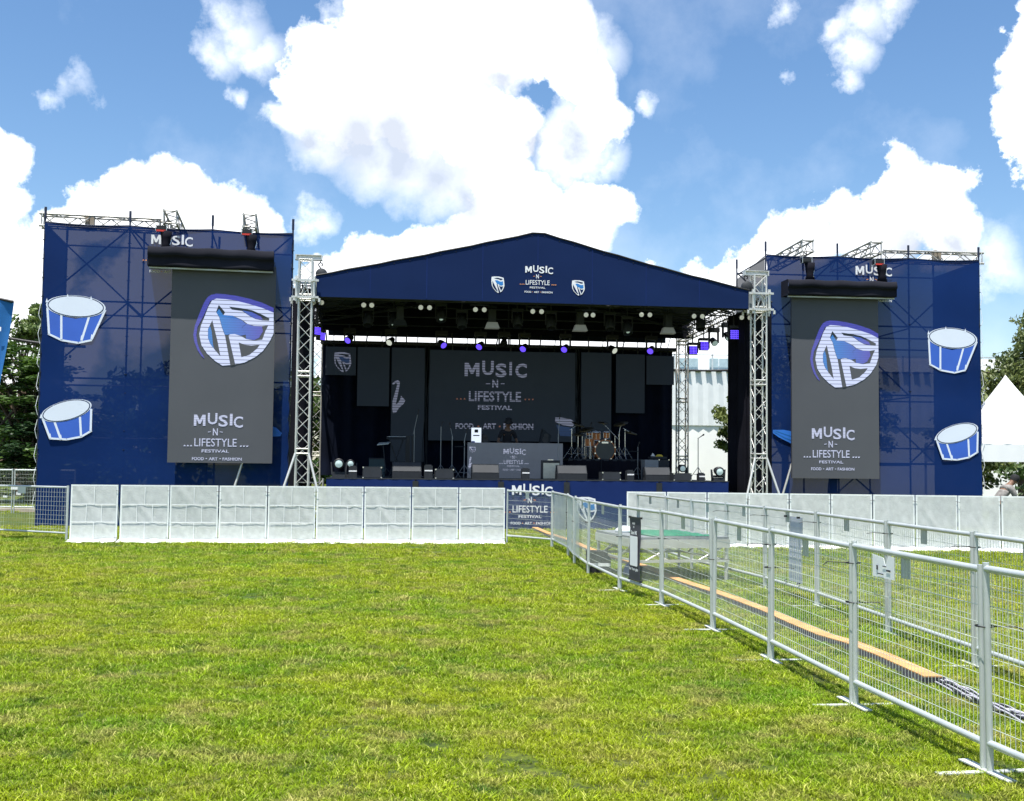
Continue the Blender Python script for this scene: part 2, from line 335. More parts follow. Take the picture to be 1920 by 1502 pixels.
def shield(mb, pl, x, y, w, h, mW=0, mB=1, mD=2):
    """flat emblem: white shield with waving blue pennant; lower left corner x,y"""
    def q(pts): return [(x+a*w, y+b*h) for a, b in pts]
    put_poly(mb, pl, q([(.02,.97),(.25,1),(.6,1),(.93,.93),(.97,.7),(1,.45),(.93,.28),(.82,.12),(.7,.05),(.64,.08),(.6,.03),(.52,0),(.35,.1),(.15,.28),(.04,.45),(0,.7)]), .003, mW)
    put_poly(mb, pl, q([(.2,.9),(.45,.93),(.85,.87),(.84,.80),(.7,.79),(.5,.85),(.3,.87)]), .0055, mD)
    put_poly(mb, pl, q([(.27,.76),(.45,.78),(.6,.72),(.75,.69),(.88,.72),(.9,.5),(.78,.46),(.65,.47),(.55,.55),(.45,.54),(.38,.62)]), .0055, mB)
    put_poly(mb, pl, q([(.08,.74),(.3,.40),(.5,.1),(.42,.1),(.2,.29),(.1,.45)]), .0055, mD)
    put_poly(mb, pl, q([(.58,.47),(.72,.39),(.9,.41),(.85,.28),(.74,.13)]), .0055, mD)
    put_poly(mb, pl, q([(.40,.54),(.46,.54),(.68,.10),(.66,.0),(.58,.0)]), .0055, mD)

def gradx(m, a, b):
    t = m.node_tree; bs = t.nodes['Principled BSDF']; tc = t.nodes.new('ShaderNodeTexCoord'); sp = t.nodes.new('ShaderNodeSeparateXYZ'); t.links.new(tc.outputs['Generated'], sp.inputs[0])
    r = t.nodes.new('ShaderNodeMapRange'); r.inputs[1].default_value = .35; r.inputs[2].default_value = .85; t.links.new(sp.outputs['X'], r.inputs[0])
    mx = t.nodes.new('ShaderNodeMix'); mx.data_type = 'RGBA'; mx.inputs['A'].default_value = (*a, 1); mx.inputs['B'].default_value = (*b, 1); t.links.new(r.outputs[0], mx.inputs['Factor']); t.links.new(mx.outputs['Result'], bs.inputs['Emission Color'])
gradx(m_led_blue, (.03, .26, .80), (.10, .10, .62))
# ------------------------------------------------------------------ frames of the stage and of the two banner towers
class Frame:
    def __init__(s, x, y, deg):
        s.o = Vector((x, y, 0)); s.a = R(deg); s.s = Vector((math.cos(s.a), math.sin(s.a), 0)); s.v = Vector((-math.sin(s.a), math.cos(s.a), 0))
    def W(s, a, b, z=0.0): return s.o+s.s*a+s.v*b+Vector((0, 0, z))
    def L(s, px, py, v):
        d = ray(px, py); k = (v-(EYE-s.o).dot(s.v))/d.dot(s.v); p = EYE+d*k-s.o
        return Vector((p.dot(s.s), v, p.z))
    def thing(s, name, label, cat, a, b, z=0.0, group=None, turn=0.0, identity=True):
        """verts of its parts are given in frame coordinates when identity, else around the base"""
        return Thing(name, label, cat, s.W(a, b, z), s.a+turn, (a, b, z) if identity else (0, 0, 0), group)
    def plane(s, v): return Plane((0, v, 0), (1, 0, 0), (0, 0, 1), (0, -1, 0))
S = Frame(.6, 30.3, 7); LT = Frame(-12.34, 29.79, 11); RT = Frame(7.45, 33.45, 5)
DZ = 1.31     # deck height

# ------------------------------------------------------------------ ground
g = MB(); g.add([(-400, -60, 0), (400, -60, 0), (400, 700, 0), (-400, 700, 0)], [(0, 1, 2, 3)])
def grassmat(name, blade):
    m = bpy.data.materials.new(name); m.use_nodes = True; t = m.node_tree; b = t.nodes['Principled BSDF']; out = t.nodes['Material Output']
    b.inputs['Roughness'].default_value = .6; b.inputs['Specular IOR Level'].default_value = .25
    ge = t.nodes.new('ShaderNodeNewGeometry')
    def ns(scale, det=5, rough=.6):
        n = t.nodes.new('ShaderNodeTexNoise'); n.inputs['Scale'].default_value = scale; n.inputs['Detail'].default_value = det; n.inputs['Roughness'].default_value = rough
        t.links.new(ge.outputs['Position'], n.inputs['Vector']); return n.outputs['Fac']
    def mr(x, a, b_, c=0, d=1):
        q = t.nodes.new('ShaderNodeMapRange'); q.inputs[1].default_value = a; q.inputs[2].default_value = b_; q.inputs[3].default_value = c; q.inputs[4].default_value = d; t.links.new(x, q.inputs[0]); return q.outputs[0]
    def mix(f, a, b_):
        q = t.nodes.new('ShaderNodeMix'); q.data_type = 'RGBA'; t.links.new(f, q.inputs['Factor'])
        for k, v in (('A', a), ('B', b_)):
            if isinstance(v, tuple): q.inputs[k].default_value = (*v, 1)
            else: t.links.new(v, q.inputs[k])
        return q.outputs['Result']
    lush = mix(mr(ns(1.1), .38, .62), (.118, .250, .005), (.245, .335, .006))
    big = mix(mr(ns(.22, 3), .4, .62), lush, (.285, .345, .008))
    dark = mix(mr(ns(2.6, 4), .55, .70), big, (.062, .140, .010))
    straw = mix(mr(ns(1.7, 7, .7), .50, .66, 0, .72), dark, (.37, .32, .11))
    col = straw
    if blade:
        at_ = t.nodes.new('ShaderNodeAttribute'); at_.attribute_name = 'rnd'
        col = mix(mr(at_.outputs['Fac'],   .84, .90, 0, .65), straw, (.50, .45, .17))
        hs = t.nodes.new('ShaderNodeHueSaturation'); t.links.new(col, hs.inputs['Color']); t.links.new(mr(at_.outputs['Fac'], 0, .8, .5, 1.42), hs.inputs['Value']); col = hs.outputs[0]
        oi = t.nodes.new('ShaderNodeObjectInfo')
        hs2 = t.nodes.new('ShaderNodeHueSaturation'); t.links.new(col, hs2.inputs['Color']); t.links.new(mr(oi.outputs['Random'], 0, 1, .8, 1.2), hs2.inputs['Value']); col = hs2.outputs[0]
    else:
        hs = t.nodes.new('ShaderNodeHueSaturation'); hs.inputs['Value'].default_value = .62; t.links.new(col, hs.inputs['Color']); dkc = hs.outputs[0]; col = dkc  # darkened, with dark specks: soil and shade between tufts put into the colour
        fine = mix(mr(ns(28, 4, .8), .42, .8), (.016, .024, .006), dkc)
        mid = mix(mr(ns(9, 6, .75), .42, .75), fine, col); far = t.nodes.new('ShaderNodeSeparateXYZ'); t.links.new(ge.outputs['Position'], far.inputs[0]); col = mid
        n2 = t.nodes.new('ShaderNodeTexNoise'); n2.inputs['Scale'].default_value = 30; n2.inputs['Detail'].default_value = 5; t.links.new(ge.outputs['Position'], n2.inputs['Vector'])
        bp = t.nodes.new('ShaderNodeBump'); bp.inputs['Strength'].default_value = .8; bp.inputs['Distance'].default_value = .04; t.links.new(n2.outputs['Fac'], bp.inputs['Height']); t.links.new(bp.outputs[0], b.inputs['Normal'])
    t.links.new(col, b.inputs['Base Color'])
    if blade:
        tl = t.nodes.new('ShaderNodeBsdfTranslucent'); t.links.new(col, tl.inputs['Color']); ms = t.nodes.new('ShaderNodeMixShader'); ms.inputs[0].default_value = .35
        t.links.new(b.outputs[0], ms.inputs[1]); t.links.new(tl.outputs[0], ms.inputs[2]); t.links.new(ms.outputs[0], out.inputs['Surface'])
    return m
m_ground = grassmat('grass_ground', False); m_blade = grassmat('grass_blades', True)
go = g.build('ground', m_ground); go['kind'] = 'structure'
# grass: tufts instanced on points by a node group, one object
def tuft(k, nb, h, spread):
    vs = []; fs = []; rn = []
    for i in range(nb):
        a = rng.uniform(0, 6.28); r = spread*math.sqrt(rng.uniform()); x, y = r*math.cos(a), r*math.sin(a); hh = h*rng.uniform(.45, 1.15)
        b = rng.uniform(0, 6.28); w = rng.uniform(.0018, .0038); dx, dy = math.cos(b)*w, math.sin(b)*w; le = hh*rng.uniform(.3, 1.9); c = rng.uniform(0, 6.28); lx, ly = math.cos(c)*le, math.sin(c)*le
        o = len(vs)
        vs += [(x-dx, y-dy, -.004), (x+dx, y+dy, -.004), (x+dx*.8+lx*.35, y+dy*.8+ly*.35, hh*.6), (x-dx*.8+lx*.35, y-dy*.8+ly*.35, hh*.6), (x+lx, y+ly, hh)]
        fs += [(o, o+1, o+2, o+3), (o+3, o+2, o+4)]; q = rng.uniform(); rn += [q]*5
    me = bpy.data.meshes.new('tuft'); me.from_pydata(vs, [], fs); at_ = me.attributes.new('rnd', 'FLOAT', 'POINT'); at_.data.foreach_set('value', rn); me.materials.append(m_blade)
    o = bpy.data.objects.new('tuft', me); return o
tcol = bpy.data.collections.new('tufts')
for k, (nb, h, sp) in enumerate(((28, .025, .06), (26, .021, .07), (30, .030, .05), (28, .018, .08), (28, .037, .045))): tcol.objects.link(tuft(k, nb, h, sp))
_g = rng.uniform(0, 1, (512, 512))
def vnoise(x, y, s):
    x = x/s+700; y = y/s+300; i = np.floor(x).astype(int); j = np.floor(y).astype(int); fx = x-i; fy = y-j; fx = fx*fx*(3-2*fx); fy = fy*fy*(3-2*fy); G = lambda a, b: _g[a % 512, b % 512]
    return (G(i, j)*(1-fx)+G(i+1, j)*fx)*(1-fy)+(G(i, j+1)*(1-fx)+G(i+1, j+1)*fx)*fy
pts = []
for y0, y1, den, sc0 in ((4.6, 9, 900, 1.0), (9, 14, 520, 1.12), (14, 21, 280, 1.3), (21, 30, 90, 1.6), (30, 46, 26, 2.2)):
    hw = lambda y: .46*y+1.0
    area = (hw(y0)+hw(y1))*(y1-y0); n = int(area*den)
    y = np.sqrt(rng.uniform(y0**2, y1**2, n)); x = rng.uniform(-1, 1, n)*(.46*y+1.0)
    if y0 >= 21:
        k = ~((y > 29.5) & (y < 38) & (np.abs(x) < 16) & (y > 30+.15*x)); x, y = x[k], y[k]
    cl = .5*vnoise(x, y, .13)+.3*vnoise(x, y, .35)+.2*vnoise(x, y, 1.1); k = cl+rng.normal(0, .06, len(x)) > .29; x, y, cl = x[k], y[k], cl[k]
    pts.append(np.stack([x, y, np.zeros_like(x), sc0*(.70+.62*cl)], 1))
pts = np.concatenate(pts); clump = np.sin(pts[:, 0]*2.3+np.sin(pts[:, 1]*1.7)*2)*np.sin(pts[:, 1]*2.1+np.sin(pts[:, 0]*1.3)*2)
pts[:, 3] *= (.92+.16*clump)*rng.uniform(.7, 1.3, len(pts))
gm = bpy.data.meshes.new('grass'); gm.vertices.add(len(pts)); gm.vertices.foreach_set('co', np.ascontiguousarray(pts[:, :3], dtype=np.float32).ravel())
sa = gm.attributes.new('scl', 'FLOAT', 'POINT'); sa.data.foreach_set('value', pts[:, 3].astype(np.float32))
grass = bpy.data.objects.new('grass', gm); C.objects.link(grass); grass['kind'] = 'stuff'; grass['label'] = 'sunlit yellow green lawn with dry straw patches in front of the stage'; grass['category'] = 'grass'
ng = bpy.data.node_groups.new('grass_scatter', 'GeometryNodeTree'); ng.interface.new_socket('Geometry', in_out='INPUT', socket_type='NodeSocketGeometry'); ng.interface.new_socket('Geometry', in_out='OUTPUT', socket_type='NodeSocketGeometry')
a = ng.nodes.new('NodeGroupInput'); b = ng.nodes.new('NodeGroupOutput'); ip = ng.nodes.new('GeometryNodeInstanceOnPoints'); ci = ng.nodes.new('GeometryNodeCollectionInfo')
ci.inputs['Collection'].default_value = tcol; ci.inputs['Separate Children'].default_value = True; ci.inputs['Reset Children'].default_value = True; ip.inputs['Pick Instance'].default_value = True
rv = ng.nodes.new('FunctionNodeRandomValue'); rv.data_type = 'FLOAT_VECTOR'; rv.inputs[0].default_value = (-.12, -.12, 0); rv.inputs[1].default_value = (.12, .12, 6.28)
ri = ng.nodes.new('FunctionNodeRandomValue'); ri.data_type = 'INT'; ri.inputs[4].default_value = 0; ri.inputs[5].default_value = 4
na = ng.nodes.new('GeometryNodeInputNamedAttribute'); na.data_type = 'FLOAT'; na.inputs['Name'].default_value = 'scl'
ng.links.new(a.outputs[0], ip.inputs['Points']); ng.links.new(ci.outputs[0], ip.inputs['Instance']); ng.links.new(rv.outputs[0], ip.inputs['Rotation']); ng.links.new(ri.outputs[2], ip.inputs['Instance Index'])
ng.links.new(na.outputs[0], ip.inputs['Scale']); ng.links.new(ip.outputs[0], b.inputs[0])
gmod = grass.modifiers.new('scatter', 'NODES'); gmod.node_group = ng

# ------------------------------------------------------------------ box truss
def truss(mb, p, q, w, up=(0, 0, 1), rc=.025, rd=.012, pitch=None, m=0, h=None, ladder=False):
    p = Vector(p); q = Vector(q); d = (q-p); L = d.length; d.normalize(); up = Vector(up); sd = d.cross(up).normalized(); up = sd.cross(d).normalized(); h = h or w
    cs = [sd*(i*w/2)+up*(j*h/2) for i, j in ((-1, -1), (1, -1), (1, 1), (-1, 1))]
    for c in cs: mb.tube(p+c, q+c, rc, 8, m)
    n = max(1, round(L/(pitch or w*1.25))); st = L/n
    for k in range(n):
        a = p+d*(st*k); b_ = p+d*(st*(k+1))
        for i in range(4):
            c0, c1 = cs[i], cs[(i+1) % 4]
            if k % 2: c0, c1 = c1, c0
            mb.tube(a+c0, b_+c1, rd, 5, m)
    for k in ([0, n] if not ladder else range(n+1)):
        a = p+d*(st*k)
        for i in range(4): mb.tube(a+cs[i], a+cs[(i+1) % 4], rd*1.2, 5, m)

# ------------------------------------------------------------------ banner towers
def stroke(mb, pl, pts, w, d, m=0):
    for (x0, y0), (x1, y1) in zip(pts[:-1], pts[1:]):
        dx, dy = x1-x0, y1-y0; l = math.hypot(dx, dy)
        if l < 1e-5: continue
        nx, ny = -dy/l*w/2, dx/l*w/2; ex, ey = dx/l*w*.3, dy/l*w*.3
        put_poly(mb, pl, [(x0+nx-ex, y0+ny-ey), (x0-nx-ex, y0-ny-ey), (x1-nx+ex, y1-ny+ey), (x1+nx+ex, y1+ny+ey)], d, m)
def drum_print(fr, pl, v, which, bbox):
    """a tilted drum printed on the scrim; pixel outline traced on the photo, mapped to the banner's own plane"""
    if which == 0:
        src = (86, 552, 198, 642); cx, cy, ax, ay, tl = 142.2, 574.5, 56, 20.5, 4
        body = [(88,575),(91,626),(116,638),(147,643),(171,638),(198,579),(172,592),(142,598),(112,592)]
        struts = [[(115,590),(115,636)],[(167,594),(153,638)],[(89,578),(92,626)],[(197,582),(172,636)]]; studs = [(127,552),(171,556),(88,560)]
    else:
        src = (76, 751, 172, 826); cx, cy, ax, ay, tl = 124.5, 770, 48.5, 18.5, -14
        body = [(78,782),(94,822),(125,824),(152,819),(171,808),(172,765),(152,778),(125,790),(103,791)]
        struts = [[(102,790),(114,824)],[(150,783),(152,818)],[(79,782),(94,822)],[(171,768),(170,808)]]; studs = [(100,760),(150,751),(77,777)]
    x0, y0, x1, y1 = src; X0, Y0, X1, Y1 = bbox
    def q(p):
        a = fr.L(X0+(p[0]-x0)*(X1-X0)/(x1-x0), Y0+(p[1]-y0)*(Y1-Y0)/(y1-y0), v); return (a.x, a.z)
    def ell(k):
        t = R(tl); return [(cx+k*ax*math.cos(u)*math.cos(t)-k*ay*math.sin(u)*math.sin(t), cy+k*ax*math.cos(u)*math.sin(t)+k*ay*math.sin(u)*math.cos(t)) for u in [i*2*math.pi/40 for i in range(41)]]
    mb = MB()
    put_poly(mb, pl, [q(p) for p in body], .002, 1, .001)
    for st_ in struts:
        stroke(mb, pl, [q(p) for p in st_], .055, .004)
        b0, b1 = st_; put_poly(mb, pl, [q(p) for p in ((b1[0]-2.2, b1[1]), (b1[0]+2.4, b1[1]), (b1[0]+.7, b1[1]-9), (b1[0]-.7, b1[1]-9))], .0055)
    stroke(mb, pl, [q(p) for p in body[1:5]], .05, .004)
    put_poly(mb, pl, [q(p) for p in ell(1.0)][:-1], .0065)
    stroke(mb, pl, [q(p) for p in ell(.93)], .022, .0085, 2)
    put_poly(mb, pl, [q((x+cx*0, y)) for x, y in ell(.90)][:-1], .0095, 3)
    for x, y in studs: put_poly(mb, pl, [q((x-2.6, y+7)), q((x+2.6, y+7)), q((x, y-1))], .011)
    return mb
def cymbal_print(fr, pl, v, pts, lines):
    mb = MB(); put_poly(mb, pl, [(fr.L(x, y, v).x, fr.L(x, y, v).z) for x, y in pts], .006, 0)
    for l in lines: stroke(mb, pl, [(fr.L(x, y, v).x, fr.L(x, y, v).z) for x, y in l], .018, .010, 1)
    return mb
def banner_tower(fr, w, D, label, drums, cym, logo, inner):
    t = fr.thing('banner_tower', label, 'banner tower', w/2, 0)
    H = 8.0; n = 3; xs = [w*i/n for i in range(n+1)]
    for x in xs:
        for y in (0, D):
            u = MB().tube((x, y, 0), (x, y, H+.36), .025); u.tube((x, y, H+.08), (x, y, H+.37), .034)
            for z in np.arange(.5, H, .5): u.tube((x, y, z-.006), (x, y, z+.006), .052, 8)
            t.part('upright', u, m_pipe)
    for z in (1.85, 3.87, 5.92, 7.92):
        for y in (0, D): t.part('ledger', MB().tube((0, y, z), (w, y, z), .024), m_pipe)
        for x in xs: t.part('transom', MB().tube((x, 0, z-.05), (x, D, z-.05), .022), m_pipe)
    for z in (2.35, 5.55): t.part('ledger', MB().tube((0, D, z), (w, D, z), .024), m_pipe)
    lv = [0, 1.85, 3.87, 5.92, 7.92]
    for k in range(4):
        for i in range(n):
            if (i+k) % 2 == (0 if inner > 0 else 1) or k == 3: t.part('brace', MB().tube((xs[i], .05, lv[k] if (i % 2 == 0) else lv[k+1]), (xs[i+1], .05, lv[k+1] if (i % 2 == 0) else lv[k]), .022), m_pipe)
            if (i+k) % 2 == 1 or k == 3: t.part('brace', MB().tube((xs[i], D-.05, lv[k+1] if (i % 2 == 0) else lv[k]), (xs[i+1], D-.05, lv[k] if (i % 2 == 0) else lv[k+1]), .022), m_pipe)
    def fn(u, q):
        sag = .045*abs(math.sin(u*w*math.pi/(w/3)))*(q > .999)
        edge = (.03*math.sin(q*H*6.0)**2 if u in (0, 1) else 0)*(1 if u == 0 else -1)
        return (u*w+edge, -.045+.012*math.sin(u*17+q*5)-.015*math.sin(q*H*math.pi/2)**2, .02+q*(H-.04)-sag)
    net = t.part('front_scrim', MB().sheet(fn, 60, 64), m_net)
    hem = MB()
    for i in range(n): hem.path([(xs[i]+(xs[i+1]-xs[i])*a, -.05, H-.03-.045*math.sin(a*math.pi)) for a in [0, .15, .3, .5, .7, .85, 1]], .014, 6)
    t.part('top_hem', hem, m_pipe)
    x = w if inner > 0 else 0
    t.part('side_scrim', MB().sheet(lambda u, q: (x+(.03 if inner > 0 else -.03), u*D, .1+q*(H-.15-.25*u*q)), 6, 10), m_netside)
    x = 0 if inner > 0 else w
    t.part('side_scrim', MB().sheet(lambda u, q: (x, .05+u*(D-.1), .1+q*(H-.15)), 6, 10), m_net)
    pl = fr.plane(-.075)
    for kk, bb in drums: t.part('drum_print', drum_print(fr, pl, -.075, kk, bb), [m_drumwhite, m_drumblue, m_navy, m_drumwhite], net)
    for ps, ls in cym: t.part('cymbal_print', cymbal_print(fr, pl, -.075, ps, ls), [m_cymbal, m_flagblue], net)
    lg = MB(); a = fr.L(logo[0], logo[1], -.075); b_ = fr.L(logo[2], logo[1], -.075); festival_logo(lg, pl, (a.x+b_.x)/2, a.z, b_.x-a.x, .008)
    t.part('festival_lettering', lg, [m_white, m_orange], net)
    # ties along the outer edge
    tie = MB(); xx = -.03 if inner > 0 else w+.03
    pr = random.Random(3)
    for z in np.arange(.4, 7.9, .62): tie.path([(xx, -.03, z), (xx+(-.05 if inner > 0 else .05), -.05, z+.2*pr.random()+.1), (xx, -.03, z+.5)], .008, 5)
    t.part('edge_rope', tie, m_white)
    return t
banner_tower(LT, 6.41, 3.0, 'navy scrim covered scaffold tower left of the stage, two drum prints on its left side', [(0, (86,552,198,642)), (1, (76,751,172,826))],
             [([(480,790),(505,798),(518,802),(528,812),(526,818),(505,819),(480,818)], [[(505,804),(518,812),(507,816)], [(505,800),(523,813)]])], (284, 437, 362), 1)
banner_tower(RT, 6.55, 3.0, 'navy scrim covered scaffold tower right of the stage, two drum prints on its right side', [(0, (1739,613,1832,698)), (1, (1753,795,1834,864))],
             [([(1449,806),(1470,806),(1500,812),(1500,840),(1480,830),(1460,820),(1449,812)], [[(1452,810),(1470,820),(1495,830)], [(1455,808),(1495,822)]])], (1604, 496, 1672), -1)

# roof trusses above the towers, screen hangs
def beam(fr, pa, pb, w, label, extra=0):
    t = fr.thing('truss_beam', label, 'truss', pa.x, pa.y, pa.z-w/2, group='trusses on top of the banner towers')
    mb = MB(); truss(mb, pa, pb, w, rc=.03, rd=.017, pitch=.46); t.part('chords_and_webs', mb, m_alud)
    tp = MB(); d = (pb-pa).normalized()
    for k in (0, 1):
        p = pa if k == 0 else pb
        for i, j in ((-1, -1), (1, -1), (1, 1), (-1, 1)):
            sd = d.cross(Vector((0, 0, 1))).normalized(); c = p+sd*(i*w/2)+Vector((0, 0, j*w/2)); tp.tube(c-d*.06, c+d*.06, .036, 8)
    t.part('end_fitting', tp, m_alud)
    return t
V3 = Vector
for (fr, px, py, lab, px2) in ((LT, 319, 412, 'short box truss jutting from left tower top above the word MUSIC', 0), (LT, 468, 422, 'short box truss jutting from left tower top near its right corner', 0),
                          (RT, 1514, 467, 'short box truss jutting from right tower top nearest the stage', 0), (RT, 1642, 470, 'short box truss jutting from right tower top above the word MUSIC', 0)):
    p = fr.L(px, py, -.12); beam(fr, V3((p.x, -.12, 8.24)), V3((p.x, 3.1, 8.24)), .33, lab)
a = LT.L(84, 410, 1.3); b = LT.L(300, 412, 1.3)
bm = beam(LT, V3((a.x-.05, 1.3, 8.26)), V3((b.x, 1.3, 8.26)), .33, 'long box truss lying along the left tower top above the upper drum print')
bm = beam(RT, V3((RT.L(1656, 470, 1.3).x, 1.3, 8.26)), V3((RT.L(1836, 480, 1.3).x, 1.3, 8.26)), .33, 'long box truss lying along the right tower top above the upper drum print')
for fr, px, lab in ((LT, 168, 'timber block wedged in the long truss on the left tower'), (RT, 1757, 'timber block wedged in the long truss on the right tower')):
    p = fr.L(px, 410 if fr is LT else 478, 1.25); t = fr.thing('timber_block', lab, 'wood block', p.x, 1.3, 8.03); mb = MB().box((p.x-.06, 1.3, 8.26), (.09, .2, .46)); mb.box((p.x+.07, 1.3, 8.25), (.11, .16, .42)); t.part('boards', mb, m_timber)

def hung_screen(fr, c, cover, lab, labc, logo_r, tilt_src):
    """c: TLx,TLy,BRx,BRy in the photo on the plane v=-.4"""
    v = -.42
    a = fr.L(c[0], c[1], v); b_ = fr.L(c[2], c[3], v); x0, x1, z1, z0 = a.x, b_.x, a.z+.15, b_.z
    t = fr.thing('led_screen', lab, 'LED screen', (x0+x1)/2, v, z0)
    mb = MB().bb(x0, x1, v, v+.09, z0, z1); face = t.part('panel_face', mb, m_ledface)
    sm_ = MB(); n = 5
    for i in range(1, 10): sm_.bb(x0, x1, v-.002, v, z0+i*.5-.002, z0+i*.5+.002)

    fb = MB().bb(x0+.05, x1-.05, v+.09, v+.14, z0+.05, z1); t.part('rear_frame', fb, m_black)
    pl = fr.plane(v-.001); lg = MB(); A = fr.L(logo_r[0], logo_r[1], v); B = fr.L(logo_r[2], logo_r[1], v)
    k = (B.x-A.x); festival_logo(lg, pl, (A.x+B.x)/2, A.z, k, .006); t.part('festival_lettering', lg, [m_led_txt, m_led_txt], face)
    # tilted emblem animation frame, traced in enlarged photo coordinates
    sx, sy, ox, oy, lim = tilt_src
    def q(p):
        px, py = ox+p[0]*sx, oy+p[1]*sy; r_ = fr.L(px, py, v); return (min(r_.x, x1-.004), r_.z)
    def Pm(mb, pts, d, m): put_poly(mb, pl, [q(p) for p in pts], d, m, .0015)
    e = MB()
    Pm(e, [(1368,455),(1200,378),(1000,315),(800,272),(640,250),(520,243),(450,258),(400,285),(365,330),(330,390),(260,560),(200,720),(178,850),(195,960),(240,1080),(300,1170),(345,1205),(330,1170),(280,1090),(240,980),(222,860),(240,740),(330,570),(400,420),(430,350),(520,315),(800,345),(1000,395),(1200,455),(1368,522)], .005, 1)
    Pm(e, [(455,345),(520,315),(660,325),(800,345),(1000,395),(1200,455),(1368,525),(1368,830),(1310,950),(1210,1090),(1100,1180),(940,1262),(800,1290),(730,1300),(610,1310),(500,1240),(380,1130),(300,1010),(265,850),(290,720),(350,570),(400,440)], .008, 0)
    Pm(e, [(645,850),(700,865),(800,1295),(728,1310)], .011, 3)
    Pm(e, [(515,515),(555,410),(650,520),(625,560),(760,570),(900,630),(980,690),(1080,720),(1200,725),(1290,712),(1245,800),(1200,925),(1080,937),(960,915),(880,870),(790,840),(720,845),(700,865),(640,850),(600,740),(560,590)], .011, 3)
    Pm(e, [(520,520),(560,470),(620,560),(760,572),(900,640),(960,690),(900,740),(960,850),(880,868),(790,838),(720,843),(680,855),(645,850),(605,740),(565,590)], .0135, 2)
    Pm(e, [(965,690),(1075,724),(1195,730),(1210,800),(1150,900),(1080,930),(960,912),(955,850),(905,742)], .0135, 2)
    Pm(e, [(710,435),(900,460),(1050,490),(1190,550),(1305,610),(1300,645),(1200,640),(1100,620),(1020,580),(900,500),(750,480)], .011, 3)
    Pm(e, [(900,490),(1050,520),(1180,585),(1210,632),(1110,618),(1020,575)], .0135, 2)
    Pm(e, [(460,635),(500,800),(540,960),(580,1172),(500,1080),(430,990),(395,900),(395,770)], .011, 3)
    Pm(e, [(398,775),(425,720),(450,800),(470,1000),(485,1060),(430,985),(398,900)], .0135, 2)
    Pm(e, [(850,965),(940,1000),(1040,1012),(1165,1000),(1120,1060),(1010,1150),(890,1185)], .011, 3)
    t.part('tilted_emblem', e, [m_led_big, m_led_pur, m_led_blue, m_ledface], face)
    # black cloth covered box above the screen
    p0 = fr.L(cover[0], cover[1], -.75); p1 = fr.L(cover[2], cover[3], -.75); cx0, cx1, cz1, cz0 = p0.x, p1.x, p0.z, p1.z
    t = fr.thing('screen_cover', labc, 'cover', (cx0+cx1)/2, -.5, cz0)
    def fn(u, q_):
        prof = [(-.10, cz1), (-.70, cz1-.01), (-.76, cz1-.05), (-.79, (cz0+cz1)/2+.02), (-.70, (cz0+cz1)/2-.03), (-.73, cz0+.10), (-.74, cz0), (-.10, cz0+.02)]
        k = q_*(len(prof)-1); i = min(int(k), len(prof)-2); f_ = k-i
        return (cx0+u*(cx1-cx0), prof[i][0]*(1-f_)+prof[i+1][0]*f_+.006*math.sin(u*14+q_*9), prof[i][1]*(1-f_)+prof[i+1][1]*f_-.03*math.sin(u*math.pi)*(.3 if q_ < .2 else 0)-.012*math.sin(u*22))
    mb = MB().sheet(fn, 30, 14); 
    for x in (cx0, cx1): mb.add([(x, -.10, cz0), (x, -.74, cz0+.02), (x, -.74, cz1-.03), (x, -.10, cz1)], [(0, 1, 2, 3)])
    t.part('draped_cloth', mb, m_covercloth); t.part('support_bar', MB().bb(cx0+.1, cx1-.1, -.55, -.45, cz0+.05, cz0+.15), m_galv)
    t.part('lower_rail', MB().bb(cx0+.03, cx1-.02, -.62, -.57, cz0-.05, cz0-.01), m_galv)
    return cz1
cz = hung_screen(LT, (323, 503, 510, 869), (277, 459, 513, 507), 'tall hanging LED screen on the left tower showing tilted shield emblem and festival name', 'black cloth draped box above the left LED screen',
            (364, 774, 456), (1/7.905, 1/7.905, 340, 520, 513))
cz2 = hung_screen(RT, (1484, 560, 1649, 898), (1478, 522, 1682, 557), 'tall hanging LED screen on the right tower showing tilted shield emblem and festival name', 'black cloth draped box above the right LED screen',
            (1522, 800, 1602), ((1649-1519)/(1368-178), (727-601)/(1310-243), 1519-178*(1649-1519)/(1368-178), 601-243*(727-601)/(1310-243), 1649))
